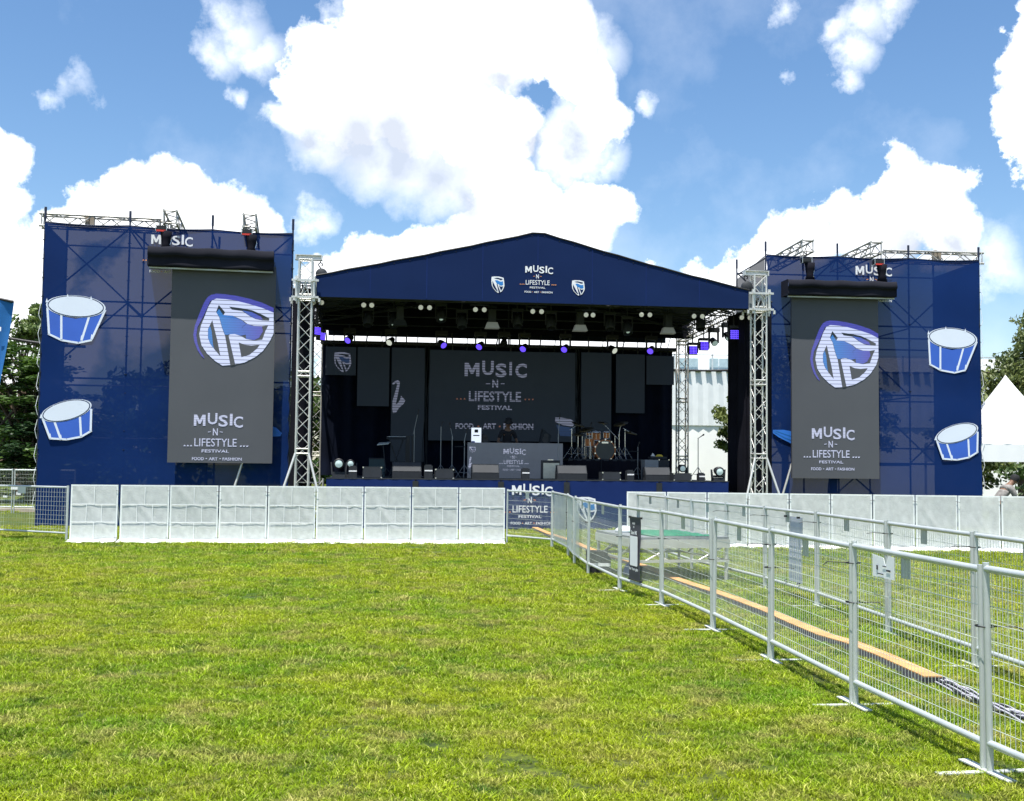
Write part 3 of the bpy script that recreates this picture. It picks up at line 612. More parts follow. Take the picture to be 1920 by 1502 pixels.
for fr, px, py, czz, lab in ((LT, 303, 431, cz, 'motor hoist with red label above left screen, hanging beside the word MUSIC'), (LT, 463, 438, cz, 'motor hoist with red label above left screen, near the tower corner'),
                             (RT, 1511, 491, cz2, 'dark motor hoist above right screen on the side nearest the stage'), (RT, 1646, 494, cz2, 'motor hoist with red label above right screen, over the word MUSIC')):
    p = fr.L(px, py, -.4); t = fr.thing('motor_hoist', lab, 'hoist', p.x, -.4, p.z-.1, group='motor hoists above the LED screens')
    mb = MB().box((p.x, -.4, p.z+.03), (.25, .22, .13)); mb.box((p.x, -.515, p.z+.03), (.19, .012, .08)); t.part('motor_body', mb, m_gear2)
    fr_ = MB()
    for sx_ in (-.14, .14):
        for zz in (-.05, .12): fr_.tube((p.x+sx_, -.53, p.z+zz), (p.x+sx_, -.27, p.z+zz), .008)
        fr_.tube((p.x+sx_, -.53, p.z-.05), (p.x+sx_, -.53, p.z+.12), .008)
    t.part('guard_frame', fr_, m_galv)
    if px != 1511: t.part('red_label', MB().box((p.x, -.532, p.z-.045), (.24, .006, .045)), m_redtag)
    bag = MB().lathe([(.0, 0), (.15, .0), (.13, -.18), (.10, -.34), (.16, p.z*0-.52), (0, -.55)], (p.x+.12, -.4, p.z-.04), 12); bag.tube((p.x, -.4, p.z+.1), (p.x+.1, -.2, 8.1), .012)
    t.part('chain_bag', bag, m_blackcloth)
    t.part('chain', MB().path([(p.x+.2, -.4, p.z-.05), (p.x+.26, -.36, p.z-.25), (p.x+.2, -.4, p.z-.45)], .014), m_chrome)
# ------------------------------------------------------------------ stage: truss towers, roof, deck
FL = S.L(570, 700, 0).x; FRt = S.L(1422.5, 700, 0).x; VB = 8.6
RLx = S.L(593, 760, VB).x; RRx = S.L(1279, 760, VB).x
TW = .33
def mast(label, x, v, top, front, side):
    t = S.thing('truss_tower', label, 'truss tower', x, v, group='truss towers holding the stage roof')
    mb = MB(); truss(mb, (x, v, .12), (x, v, top), TW, up=(0, 1, 0), rc=.026, rd=.011, pitch=.34)
    for z in np.arange(2.0, top, 2.0):
        for zz in (z-.06, z+.06):
            for a, b in (((-1, -1), (1, -1)), ((1, -1), (1, 1)), ((1, 1), (-1, 1)), ((-1, 1), (-1, -1))): mb.tube((x+a[0]*TW/2, v+a[1]*TW/2, zz), (x+b[0]*TW/2, v+b[1]*TW/2, zz), .02, 6)
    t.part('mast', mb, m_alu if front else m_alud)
    t.part('base_plate', MB().box((x, v, .06), (.7, .7, .1)), m_galv)
    if front:
        sl = MB(); z0, z1 = 5.98, 6.42; w = TW/2+.06
        for zz in (z0, z1):
            for s_ in (-1, 1): sl.box((x, v+s_*w, zz), (w*2+.24, .05, .055)); sl.box((x+s_*w, v, zz), (.05, w*2+.22, .055))
        for i in (-1, 1):
            for j in (-1, 1): sl.box((x+i*w*1.0, v+j*w, (z0+z1)/2), (.06, .06, .66))
        for j in (-1, 1):
            for i in (-1, 1): sl.tube((x+i*.10, v+j*.19, z0+.05), (x, v+j*.19, z1-.04), .014); sl.tube((x+i*(w+.14), v+j*w, z0-.02), (x+i*(w+.14), v+j*w, z0-.12), .035)
        t.part('sleeve_block', sl, m_alu)
        bm = MB(); xa = x-.28 if side < 0 else x-.42; xb = x+.42 if side < 0 else x+.28
        for zz in (top+.01, top+.13): bm.box(((xa+xb)/2, v, zz), (xb-xa, .16, .018))
        bm.box(((xa+xb)/2, v, top+.07), (xb-xa, .03, .11)); bm.box((xa+.02, v, top+.07), (.03, .17, .12)); bm.box((xb-.02, v, top+.07), (.03, .17, .12))
        t.part('head_beam', bm, m_alu)
    for (dx, dv) in ((-.55, -.62), (.5, -.62)) if front else ():
        t.part('outrigger', MB().tube((x+math.copysign(TW/2, dx), v-TW/2, 1.95), (x+dx*1.35, v+dv, .05), .032), m_alu)
    return t
FT = 6.98
mast('white truss tower front left of the stage beside left banner tower', FL, 0, FT, True, -1)
mast('white truss tower front right of the stage beside right banner tower', FRt, 0, FT-.05, True, 1)
mast('thinner looking truss tower at the back left corner of the stage', RLx, VB, 6.5, False, -1)
mast('thin truss tower at the back right stage corner before the white building', RRx, VB, 6.5, False, 1)
for lab, fr, pa, pb in (('white brace pole leaning from behind the left LED screen down to the barrier', LT, (458, 855), (436, 925)), ('white brace pole leaning from behind the right LED screen down to the barrier', RT, (1486, 865), (1464, 940))):
    a = fr.L(*pa, -.25); b = fr.L(*pb, -.32); t = fr.thing('brace_pole', lab, 'brace pole', b.x, -.32, 0); bb_ = Vector((b.x-.04, -.32, .03))
    k = MB().tube(a, (b.x, -.32, b.z), .032); k.tube((b.x, -.32, b.z), (b.x-(a.x-b.x)*b.z/(a.z-b.z), -.36, .03), .032); k.tube((b.x-(a.x-b.x)*b.z/(a.z-b.z)-.1, -.36, .02), (b.x-(a.x-b.x)*b.z/(a.z-b.z)+.1, -.36, .02), .03)
    t.part('pole', k, m_alu)
for x, lab, sgn in ((FL+.37, 'round black chain hoist hooked under the head beam of the front left truss tower', 1), (FRt-.36, 'round black chain hoist hooked under the head beam of the front right truss tower', -1)):
    t = S.thing('chain_hoist', lab, 'chain hoist', x, 0, 6.5)
    hk = MB().path([(x, 0, 6.98), (x, 0, 6.93), (x+.05, 0, 6.90), (x+.055, 0, 6.86), (x+.02, 0, 6.84)], .014); hk.path([(x, 0, 6.93), (x-.045, 0, 6.90), (x-.05, 0, 6.86), (x-.01, 0, 6.80), (x+.03, 0, 6.74)], .016)
    t.part('hook', hk, m_black)
    t.part('hoist_body', MB().lathe([(0, -.09), (.12, -.09), (.155, -.05), (.155, .05), (.12, .09), (0, .09)], (x+.03, 0, 6.62), 20, axis=(0, 1, 0)), m_gear)
    t.part('chain', MB().tube((x-.02, 0, 6.5), (x-.02, 0, 6.25), .008).tube((x+.1, 0, 6.5), (x+.1, 0, 6.2), .008), m_galv)

# roof
rf = S.thing('stage_roof', 'navy gabled stage roof with festival name on its front', 'stage roof', 0, 0, 6.0)
VF = -.12
bl = S.L(592, 556, VF); br = S.L(1405, 579, VF); tl_ = S.L(592, 517, VF); trr = S.L(1405, 545, VF); ap0 = S.L(998, 438, VF); ap1 = S.L(1021, 438.5, VF)
def edge(a, b, n, sag):
    return [(a.x+(b.x-a.x)*i/n, a.z+(b.z-a.z)*i/n-sag*math.sin(math.pi*i/n)-.008*math.sin(i*2.1)) for i in range(n+1)]
top = edge(tl_, ap0, 14, .02)+edge(ap1, trr, 14, .05)
outl = [(bl.x, bl.z)]+top+[(br.x, br.z)]
mb = MB(); zc = (bl.z+br.z)/2
n = len(top)
for d_, vv in ((0, VF),):
    vs = []; fs = []
    for i, (x, z) in enumerate(top):
        k = (x-bl.x)/(br.x-bl.x); zb = bl.z+(br.z-bl.z)*k
        for j in range(7): vs.append((x, vv+.003*math.sin(x*1.3+j), zb+(z-zb)*j/6))
    for i in range(n-1):
        for j in range(6): a = i*7+j; fs.append((a, a+7, a+8, a+1))
    mb.add(vs, fs, 0, True)
gab = rf.part('gable_banner', mb, m_navy)
pl = S.plane(VF-.005)
lg = MB(); A = S.L(985, 497, VF-.005); B = S.L(1037, 497, VF-.005); festival_logo(lg, pl, (A.x+B.x)/2, A.z, (B.x-A.x)*1.0, .004); rf.part('festival_lettering', lg, [m_white, m_orange], gab)
for x0, y0, x1, y1 in ((921, 519, 946, 549), (1072, 526, 1096.5, 554)):
    a = S.L(x0, y1, VF-.005); b = S.L(x1, y0, VF-.005); e = MB(); shield(e, pl, a.x, a.z, b.x-a.x, b.z-a.z); rf.part('shield_emblem', e, [m_white, m_flagblue, m_navy], gab)
ed_ = MB().path([(x, VF-.005, z+.008) for x, z in top], .022, 6); rf.part('edge_beading', ed_, m_black, gab)
sm2 = MB()
for x in np.linspace(bl.x+1.4, br.x-1.4, 7):
    k = (x-bl.x)/(br.x-bl.x); zb = bl.z+(br.z-bl.z)*k; zt_ = float(np.interp(x, [q[0] for q in top], [q[1] for q in top])); sm2.bb(x-.012, x+.012, VF-.006, VF-.0045, zb+.03, zt_-.03)
rf.part('welded_seams', sm2, m_skirt, gab)
ey = MB()
for i in range(1, len(top)-1): ey.disc((top[i][0], VF-.008, top[i][1]-.07), (0, 1, 0), .012, .006, 8)
rf.part('eyelets', ey, m_gear2, gab)
# cover and rear gable
mb = MB(); VR = VB+.2; cov = [(bl.x-.12, 6.45)]+top[:]+[(br.x+.12, 6.45)]
vs = [(x, v, z-.005) for v in (VF+.03, VR) for x, z in cov]; k = len(cov); mb.add(vs, [(i, i+1, k+i+1, k+i) for i in range(k-1)])
rf.part('roof_cover', mb, m_roofin)
rg = MB(); rg.poly([(bl.x, VR, 6.0)]+[(x, VR, z) for x, z in top]+[(br.x, VR, 6.0)], (0, -1, 0), .01); rf.part('rear_gable', rg, m_roofin)
sf = MB()
for x, s_ in ((bl.x-.12, -1), (br.x+.12, 1)): sf.bb(x-.004, x+.004, VF, VR, 6.40, 6.46); sf.add([(x, VF, 6.02), (x-s_*.14, VF-.01, 6.0), (x-s_*.14, VF-.01, 6.5), (x, VF, 6.36)], [(0, 1, 2, 3)])
rf.part('side_valance', sf, m_roofgrey)
vd = MB(); vd.sheet(lambda u, q: (RLx+.15+u*(RRx-RLx-.3), 7.12+.03*math.sin(u*60), 5.98+q*.95), 80, 3); rf.part('rear_drape', vd, m_blackcloth)
ft = MB(); truss(ft, (FL+.2, .12, 6.18), (FRt-.2, .12, 6.18), .30, rc=.024, rd=.011, pitch=.5); rf.part('front_truss', ft, m_gear)
rt = MB(); truss(rt, (RLx, 7.35, 6.22), (RRx, 7.35, 6.22), .30, rc=.024, rd=.011, pitch=.5); rf.part('rear_truss', rt, m_gear)
for x0, x1, mm in ((FL+.05, RLx+.05, m_gear2), (FRt-.05, RRx-.05, m_alud)):
    st_ = MB(); truss(st_, (x0, .2, 6.2), (x1, VB-.1, 6.2), .30, rc=.024, rd=.011, pitch=.34); rf.part('side_truss', st_, mm)
for vv in (2.1, 4.2, 6.4):
    ra = MB(); apx = (ap0.x+ap1.x)/2
    for x0 in (FL, FRt): truss(ra, (x0, vv, 6.3), (apx, vv, 7.45), .28, rc=.02, rd=.009, pitch=.5)
    ra.tube((FL, vv, 6.1), (FRt, vv, 6.1), .02); ra.tube((apx, vv, 6.1), (apx, vv, 7.4), .02)
    rf.part('rafter_truss', ra, m_gear)

# deck with skirt
dl = S.L(612, 893, 0).x; dr = S.L(1366, 906, 0).x
dk = S.thing('stage_deck', 'dark stage platform with navy skirt across its front', 'stage', 0, 0)
dk.part('floor', MB().bb(dl, dr, 0, VB-.2, DZ-.10, DZ), m_carpet if False else m_gear)
lgm = MB()
for x in np.linspace(dl+.1, dr-.1, 8):
    for v in (.3, 3, 6, 8.2): lgm.tube((x, v, 0), (x, v, DZ-.1), .03)
dk.part('support_legs', lgm, m_galv)
cuts = [dl, S.L(779, 900, 0).x, S.L(939, 900, 0).x, S.L(1062, 900, 0).x, S.L(1235, 900, 0).x, dr]
sk = []
for i in range(5):
    x0, x1 = cuts[i]+(.02 if i else 0), cuts[i+1]-.02
    sk.append(dk.part('skirt_panel', MB().sheet(lambda u, q: (x0+u*(x1-x0), -.045-.006*(1-q)+.008*math.sin(u*40+q*2)*(1-q*.6), .02+q*(DZ-.035)), 40, 8), m_skirt))
for x in cuts[1:-1]:
    dk.part('grey_support_strip', MB().bb(x-.075, x+.075, -.09, -.05, .02, DZ-.05), m_gear2)
dk.part('deck_edge', MB().bb(dl, dr, -.05, .02, DZ-.015, DZ+.012), m_gear)
pl = S.plane(-.068); lg = MB(); A = S.L(960, 907, -.068); B = S.L(1036, 907, -.068); festival_logo(lg, pl, (A.x+B.x)/2, A.z, B.x-A.x, .004); dk.part('festival_lettering', lg, [m_white, m_orange], sk[2])
a = S.L(1080, 978, -.068); b = S.L(1119, 932, -.068); e = MB(); shield(e, pl, a.x, a.z, b.x-a.x, b.z-a.z); dk.part('shield_emblem', e, [m_white, m_flagblue, m_skirt], sk[3])
st_ = S.thing('stage_stairs', 'aluminium stair frame beside the left end of the stage deck', 'stairs', dl-.45, .5)
mb = MB()
for k in range(6): mb.bb(dl-.75, dl-.1, .3+k*.0, .55, .2+.2*k-.02, .2+.2*k)
for v in (.3, .55): mb.tube((dl-.75, v, .0), (dl-.75, v, 1.2), .025); mb.tube((dl-.1, v, 0), (dl-.1, v, 1.3), .025); mb.tube((dl-.75, v, .4), (dl-.1, v, 1.25), .022)
st_.part('treads_and_rails', mb, m_alud)

# curtains
def curtain(label, fr, x0, v0, x1, v1, z0, z1, name='stage_curtain', m=None, folds=8, amp=.05, group=None):
    t = fr.thing(name, label, 'curtain', (x0+x1)/2, (v0+v1)/2, z0); L_ = math.hypot(x1-x0, v1-v0); nx, ny = -(v1-v0)/L_, (x1-x0)/L_
    n = max(24, int(L_*folds*4)); pr = random.Random(int(L_*100)); ph = [pr.uniform(0, 6) for _ in range(3)]
    def fn(u, q):
        w = (math.sin(u*L_*folds+ph[0])+.5*math.sin(u*L_*folds*1.73+ph[1]+q))*amp*(1.2-.5*q)
        return (x0+(x1-x0)*u+nx*w, v0+(v1-v0)*u+ny*w, z0+(z1-z0)*q)
    t.part('pleated_cloth', MB().sheet(fn, n, 6), m or m_curtain); t.part('hanging_bar', MB().tube((x0, v0, z1), (x1, v1, z1), .025), m_black); return t
VW = 7.6
VCU = min(np.arange(.5, 6, .05), key=lambda v: abs(S.L(1366, 700, v).x-(FRt-.32)))
VCU = float(VCU)
wl = S.L(604, 660, VW).x; wr = S.L(1266, 680, VW).x; wz = 5.66
curtain('wide dark pleated backdrop curtain behind the stage LED panels', S, wl, VW+.35, wr, VW+.35, DZ, wz-.05, folds=9)
curtain('black side curtain hanging from the right side truss of the stage', S, FRt-.22, .4, FRt-.32, VCU, .1, 6.0, m=m_blackcloth, folds=7)
curtain('black curtain strip behind the front right truss tower', S, FRt-.25, .45, FRt+.55, .45, .1, 6.3, m=m_blackcloth)
curtain('black curtain strip behind the front left truss tower', S, S.L(546, 700, .5).x, .5, S.L(588, 700, .5).x, .5, .1, 6.3, m=m_blackcloth)
tb = S.thing('screen_hanging_bar', 'black bar with strap drops holding the backdrop LED panels', 'hanging bar', 0, VW, wz); mb = MB().bb(wl-.05, wr+.05, VW-.02, VW+.3, wz-.06, wz+.05)
tb.part('bar', mb, m_black)
for i, px in enumerate((613, 626, 687, 717, 762, 782, 849, 876, 931, 958, 1013, 1040, 1104, 1130, 1168, 1196, 1239, 1252)):
    p = S.L(px, 640, VW); k = MB().tube((p.x, VW+.05, wz), (p.x+.05*((i % 3)-1), 7.4, 6.08), .013 if i % 2 else .022); k.box((p.x, VW+.02, wz-.12), (.05, .03, .2)); tb.part('strap', k, m_gear2 if i % 3 else m_black)

# backdrop LED panels
def led(label, x0, y0, x1, y1, v=VW, m=None):
    a = S.L(x0, y0, v); b = S.L(x1, y1, v)
    t = S.thing('led_display', label, 'LED display', (a.x+b.x)/2, v, b.z, group='LED panels hanging at the back of the stage')
    f = t.part('panel_face', MB().bb(a.x, b.x, v-.05, v, b.z, a.z), m or m_leddark)
    t.part('rear_frame', MB().bb(a.x+.03, b.x-.03, v, v+.06, b.z+.03, a.z-.03), m_black)
    return t, f, a, b
t, f, a, b = led('small square LED panel at the far left showing the shield emblem', 611, 650, 667, 704)
e = MB(); pa = S.L(626, 698, VW-.05); pb = S.L(659, 661, VW-.05); shield(e, S.plane(VW-.05), pa.x, pa.z, pb.x-pa.x, pb.z-pa.z); t.part('shield_emblem', e, [m_led_dtx, m_led_dbl, m_leddark], f)
led('blank LED panel between the shield panel and the saxophone panel', 671, 651, 729, 762)
t, f, a, b = led('tall LED panel showing a saxophone left of the main screen', 735, 652, 794, 866)
pl = S.plane(VW-.05)
def Q(pts): return [(S.L(x, y, VW-.05).x, S.L(x, y, VW-.05).z) for x, y in pts]
sx = MB(); put_poly(sx, pl, Q([(735,720),(740,715),(746,713),(750,716),(749,724),(745,745),(742,758),(745,757),(750,750),(752,742),(760,751),(757,757),(748,765),(743,773),(737,775),(735.5,768),(736,752),(741,735),(745,720),(742,718),(738,721)]), .004, 0); t.part('saxophone_picture', sx, m_led_dtx, f)
t, f, a, b = led('wide main LED panel at stage centre showing the festival name', 805, 656, 1080, 829)
lg = MB(); A = S.L(871, 680, VW-.05); B = S.L(988, 680, VW-.05); k = B.x-A.x
mA = S.L(929, 680, VW-.05).x; zt = A.z
def LL(txt, x0, y0, x1, y1, bold=.03): a_ = S.L(x0, y1, VW-.05); b_ = S.L(x1, y0, VW-.05); put_text(lg, pl, txt, a_.x, b_.x, a_.z, b_.z, .004, 0, bold)
a_ = S.L(871, 705, VW-.05); b_ = S.L(899, 681, VW-.05); put_poly(lg, pl, [(a_.x+(b_.x-a_.x)*u, a_.z+(b_.z-a_.z)*w) for u, w in M_OUT], .004, 0)
LL('U', 904, 677, 926, 703); LL('S', 929, 682, 950, 707); LL('I', 955, 679, 960, 704); LL('C', 966, 682, 988, 708)
LL('N', 923, 712, 934, 727); LL('LIFESTYLE', 879, 735, 977, 752, .02); LL('FESTIVAL', 896, 760, 960, 768); LL('FOOD', 854, 794, 888, 804); LL('ART', 905, 794, 930, 804); LL('FASHION', 944, 794, 1000, 805)
for x0, x1, y in ((911, 919, 719), (939, 946, 719)): put_poly(lg, pl, Q([(x0, y), (x1, y), (x1, y+1.2), (x0, y+1.2)]), .004)
for i in range(3):
    x = 855+i*7; put_poly(lg, pl, Q([(x, 749), (x+4, 749), (x+2, 746)]), .004, 1); x = 983+i*7; put_poly(lg, pl, Q([(x, 748), (x+4, 748), (x+2, 751)]), .004, 1)
for x in (897, 937): put_poly(lg, pl, Q([(x-1.6, 798), (x+1.6, 798), (x+1.6, 801), (x-1.6, 801)]), .004, 1)
t.part('festival_lettering', lg, [m_led_dtx, striped('led_dim_orange', (.6, .22, .12), .12, 12, .3, .5)], f)
gp = MB(); put_poly(gp, pl, Q([(1041,783),(1052,783),(1070,786),(1078,792),(1074,800),(1055,797),(1041,791)]), .004, 0); put_poly(gp, pl, Q([(1043,797),(1075,803),(1070,818),(1050,817)]), .003, 1); t.part('drum_picture', gp, [m_led_dtx, m_led_dbl], f)
led('tall blank LED panel directly right of the main screen behind the drum kit', 1090, 661, 1145, 858)
led('blank LED panel second from the right at the back of the stage', 1155, 664, 1208, 775)
led('small square blank LED panel at the far right of the backdrop', 1212, 667, 1263, 722)
for x, lab in ((1083.5, 'cable bundle hanging between the main LED panel and the panel on its right'), (800, 'cable bundle hanging between the saxophone panel and the main LED panel')):
    p = S.L(x, 660, VW-.02); t = S.thing('cable_bundle', lab, 'cables', p.x, VW-.05, DZ, group='cable bundles between LED panels'); mb = MB(); pr = random.Random(int(x))
    for k in range(5):
        xo = pr.uniform(-.06, .06); mb.path([(p.x+xo+.05*math.sin(z_*1.3+k*1.2), VW-.06, z_) for z_ in np.linspace(wz-.05, DZ+.3, 9)], .012)
    t.part('cables', mb, m_gear2)
# DJ booth
DV = 3.0
a = S.L(877, 829.5, DV); b = S.L(1055, 888, DV)
bt = S.thing('dj_booth', 'DJ booth faced with an LED panel showing the festival name', 'DJ booth', (a.x+b.x)/2, DV, DZ)
f = bt.part('led_front', MB().bb(a.x, b.x, DV, DV+.08, DZ, a.z), mat('booth_led_face', (.13, .14, .155), .6, emit=(.05, .055, .065), es=.35))
bt.part('table_top', MB().bb(a.x+.02, b.x-.02, DV+.08, DV+.85, a.z-.06, a.z-.01), m_black)
lb = MB()
for x in (a.x+.1, b.x-.1): lb.bb(x-.03, x+.03, DV+.7, DV+.76, DZ, a.z-.06)
bt.part('rear_legs', lb, m_black)
pl = S.plane(DV); lg = MB(); A = S.L(944, 840, DV); B = S.L(986, 840, DV); festival_logo(lg, pl, (A.x+B.x)/2, A.z, B.x-A.x, .006); bt.part('festival_lettering', lg, [m_led_booth, m_led_booth], f)
e = MB(); pa = S.L(880, 848.5, DV); pb = S.L(892, 837, DV); shield(e, pl, pa.x, pa.z, pb.x-pa.x, pb.z-pa.z); bt.part('shield_emblem', e, [m_led_booth, m_led_dbl, m_ledface], f)
def Q2(pts): return [(S.L(x, y, DV).x, S.L(x, y, DV).z) for x, y in pts]
sx = MB(); put_poly(sx, pl, Q2([(880,861),(882,856),(884,857),(883,863),(881,868),(885,868),(885,871),(882,877),(879,878),(878,875),(880,868)]), .004); bt.part('saxophone_picture', sx, m_led_booth, f)
ztop = a.z
# ------------------------------------------------------------------ stage equipment
def boxgear(name, cat, label, x0, y0, x1, y1, v, depth, builder, group=None, zb=DZ):
    a = S.L(x0, y0, v); b = S.L(x1, y1, v); w = b.x-a.x; h = max(.12, a.z-zb); x = (a.x+b.x)/2
    t = Thing(name, label, cat, S.W(x, v+depth/2, zb), S.a, (0, 0, 0), group); builder(t, w, depth, h); return t
def wedge(t, w, d, h):
    mb = MB(); pr = [(-d/2, 0), (-d/2, h*.42), (-d*.12, h), (d*.30, h), (d/2, h*.5), (d/2, 0)]
    vs = [(x, y, z) for x in (-w/2, w/2) for y, z in pr]; n = 6; mb.add(vs, [tuple(range(n))[::-1], tuple(range(n, 2*n))]+[(k, (k+1) % n, n+(k+1) % n, n+k) for k in range(n)])
    t.part('cabinet', mb, m_gear2)
    gr = MB(); y0, z0, y1, z1 = -d/2-.004, h*.44, -d*.12-.004, h*.985; gr.add([(-w/2+.02, y0, z0), (w/2-.02, y0, z0), (w/2-.02, y1, z1), (-w/2+.02, y1, z1)], [(0, 1, 2, 3)]); t.part('grille', gr, m_gear)
    t.part('handle', MB().box((w/2+.004, 0, h*.45), (.008, .12, .05)).box((-w/2-.004, 0, h*.45), (.008, .12, .05)), m_black)
def flatbox(t, w, d, h):
    t.part('cabinet', MB().box((0, 0, h/2), (w, d, h)), m_gear2); t.part('grille', MB().box((0, -d/2-.004, h/2), (w*.92, .008, h*.86)), m_gear)
    c = MB()
    for i in (-1, 1):
        for z in (.02, h-.02): c.box((i*(w/2-.015), -d/2-.006, z), (.035, .016, .035))
    t.part('corner', c, m_chrome)
def tapebox(t, w, d, h):
    t.part('case', MB().box((0, 0, h/2), (w, d, h)), m_gear2); t.part('tape_strip', MB().box((0, -d/2-.003, h*.62), (w*.96, .006, .035)), m_tape)
    t.part('lid', MB().box((0, 0, h+.012), (w*.7, d*.7, .024)), m_gear)
def lamphead(t, w, d, h):
    """floor standing moving head: base, yoke, round head with bright lens towards the viewer"""
    t.part('base', MB().box((0, 0, .05), (w*.85, w*.7, .09)), m_gear); yk = MB()
    for s_ in (-1, 1): yk.poly([(s_*w*.40, -w*.16, .09), (s_*w*.40, w*.16, .09), (s_*w*.46, w*.08, h*.78), (s_*w*.46, -w*.08, h*.78)], (s_, 0, 0), w*.09)
    yk.box((0, 0, .13), (w*.9, w*.3, .06)); t.part('yoke', yk, m_gear)
    hd = MB().lathe([(0, .18), (w*.22, .17), (w*.30, .05), (w*.36, -.12), (w*.34, -.17), (w*.25, -.17)], (0, 0, h-w*.36), 20, axis=(0, 1, .12)); q = t.part('head', hd, m_black)
    t.part('lens', MB().lathe([(0, -.185), (w*.15, -.18), (w*.25, -.165)], (0, 0, h-w*.36), 18, axis=(0, 1, .12)), m_lensoff, q)
boxgear('moving_head', 'stage light', 'largest floor moving head at the left end of the stage', 621, 858, 649, 893, .3, .4, lamphead)
boxgear('moving_head', 'stage light', 'floor moving head just behind the largest one at the left end of the stage', 646, 860, 668, 893, .9, .4, lamphead)
boxgear('moving_head', 'stage light', 'floor moving head in front of the white building at the right end of the stage', 1338, 874, 1363, 905, .4, .4, lamphead)
boxgear('moving_head', 'stage light', 'floor moving head at the foot of the back right truss tower', 1271, 870, 1291, 901, 2.2, .4, lamphead)
TG = 'small black boxes with a white tape strip along the stage edge'
for (x0, y0, x1, y1), lab in (((654,875,669,893), 'small taped box beside the left floor moving heads'), ((796,873,811,894), 'small taped box between two monitors left of the DJ booth'), ((979,879,993,897), 'small taped box in front of the DJ booth'),
                     ((1176,883,1189,901), 'small taped box below the drum riser right end'), ((1311,888,1322,904), 'small taped box near the right end of the stage')):
    boxgear('power_box', 'box', lab, x0, y0, x1, y1, .35, .25, tapebox, TG)
MG = 'stage monitor speakers along the front edge'
for (x0, y0, x1, y1), lab, bl_, v in (((680,875,716,893), 'low flat monitor speaker second item from the left moving heads', flatbox, .3), ((736,866,790,890), 'wide wedge monitor speaker left of stage centre', wedge, .9), ((816,879,851,894), 'low flat monitor speaker just left of the DJ booth', flatbox, .3),
                         ((886,870,936,894), 'wide wedge monitor speaker overlapping the left of the DJ booth', wedge, .8), ((1046,872,1101,897), 'wide wedge monitor speaker between the cream amplifier and the drum kit', wedge, .8), ((1129,885,1164,900), 'low flat monitor speaker in front of the bass drum', flatbox, .3),
                         ((1211,876,1258,899), 'wide wedge monitor speaker right of the drum riser', wedge, .7), ((1263,887,1297,903), 'low flat monitor speaker near the right end of the stage', flatbox, .3)):
    boxgear('monitor_speaker', 'speaker', lab, x0, y0, x1, y1, v, .45, bl_, MG)
def amp(t, w, d, h):
    t.part('cabinet', MB().box((0, 0, h/2), (w, d, h)), m_black); t.part('grille', MB().box((0, -d/2-.006, h*.45), (w*.9, .012, h*.82)), m_cream); t.part('handle', MB().box((0, 0, h+.012), (.16, .04, .024)), m_chrome)
boxgear('guitar_amplifier', 'amplifier', 'cream fronted guitar amplifier beside the right end of the DJ booth', 1017, 863, 1050, 896, 1.6, .3, amp)
def rack(t, w, d, h):
    t.part('left_case', MB().box((-w*.22, 0, h*.5), (w*.55, d, h)), mat('pale_case', (.25, .26, .27), .6)); t.part('right_case', MB().box((w*.28, 0, h*.5), (w*.42, d, h*1.02)), m_gear); t.part('corners', MB().box((w*.08, -d/2-.004, h), (.03, .02, .03)).box((w*.48, -d/2-.004, h), (.03, .02, .03)), m_chrome)
boxgear('amplifier_rack', 'amplifier rack', 'pale and dark flight cases stacked behind the right wedge monitor', 1209, 862, 1255, 885, 3.0, .5, rack)
a = S.L(1209, 861, 3.2); b = S.L(1255, 861, 3.2)
t = S.thing('mixing_console', 'small mixer with yellow and white cloths on top of the right flight cases', 'mixer', (a.x+b.x)/2, 3.25, a.z+.02); mb = MB().bb(a.x+.15, b.x-.1, 3.1, 3.4, a.z+.02, a.z+.08); t.part('case', mb, m_gear)
t.part('yellow_cloth', MB().poly([(b.x-.42, 3.15, a.z+.085), (b.x-.2, 3.15, a.z+.085), (b.x-.24, 3.2, a.z+.14), (b.x-.34, 3.2, a.z+.15)], (0, 1, 0), .1), mat('yellow_cloth', (.6, .45, .05), .9)); t.part('white_cloth', MB().poly([(b.x-.55, 3.2, a.z+.09), (b.x-.43, 3.2, a.z+.09), (b.x-.5, 3.2, a.z+.19)], (0, 1, 0), .08), m_tape)
def bagb(t, w, d, h):
    t.part('case', MB().box((0, 0, h/2), (w, d, h)), mat('teal_case', (.02, .05, .055), .6)); t.part('lid', MB().box((0, 0, h+.02), (w*1.02, d*1.02, .04)), m_gear)
boxgear('flight_case', 'flight case', 'dark teal flight case behind the left flat monitor', 692, 861, 721, 880, 3.2, .5, bagb)

# moving heads and lamps hanging from the roof
def hang_head(label, px, py, v, ztop_, tilt, lensm, w=.3, group='moving heads hanging from the rear truss'):
    p = S.L(px, py, v); t = Thing('hanging_moving_head', label, 'stage light', S.W(p.x, v, p.z), S.a, (0, 0, 0), group); h = ztop_-p.z
    t.part('clamp', MB().tube((0, 0, h-.12), (0, 0, h), .03), m_black); t.part('base', MB().box((0, 0, h-.17), (w*1.15, w*.6, .13)), m_black)
    yk = MB()
    for s_ in (-1, 1): yk.box((s_*w*.47, 0, h*.45), (.045, w*.3, h*.75))
    yk.box((0, 0, h*.45+h*.36), (w*1.0, w*.3, .05))
    t.part('yoke', yk, m_black); ax = Vector((tilt, -1.0, -.7)).normalized()
    hd = t.part('head', MB().lathe([(0, -.14), (w*.24, -.13), (w*.33, 0), (w*.36, .12), (w*.33, .14)], (0, 0, .1), 16, axis=ax), m_black)
    t.part('lens', MB().lathe([(0, .15), (w*.30, .142)], (0, 0, .1), 16, axis=ax), lensm, hd)
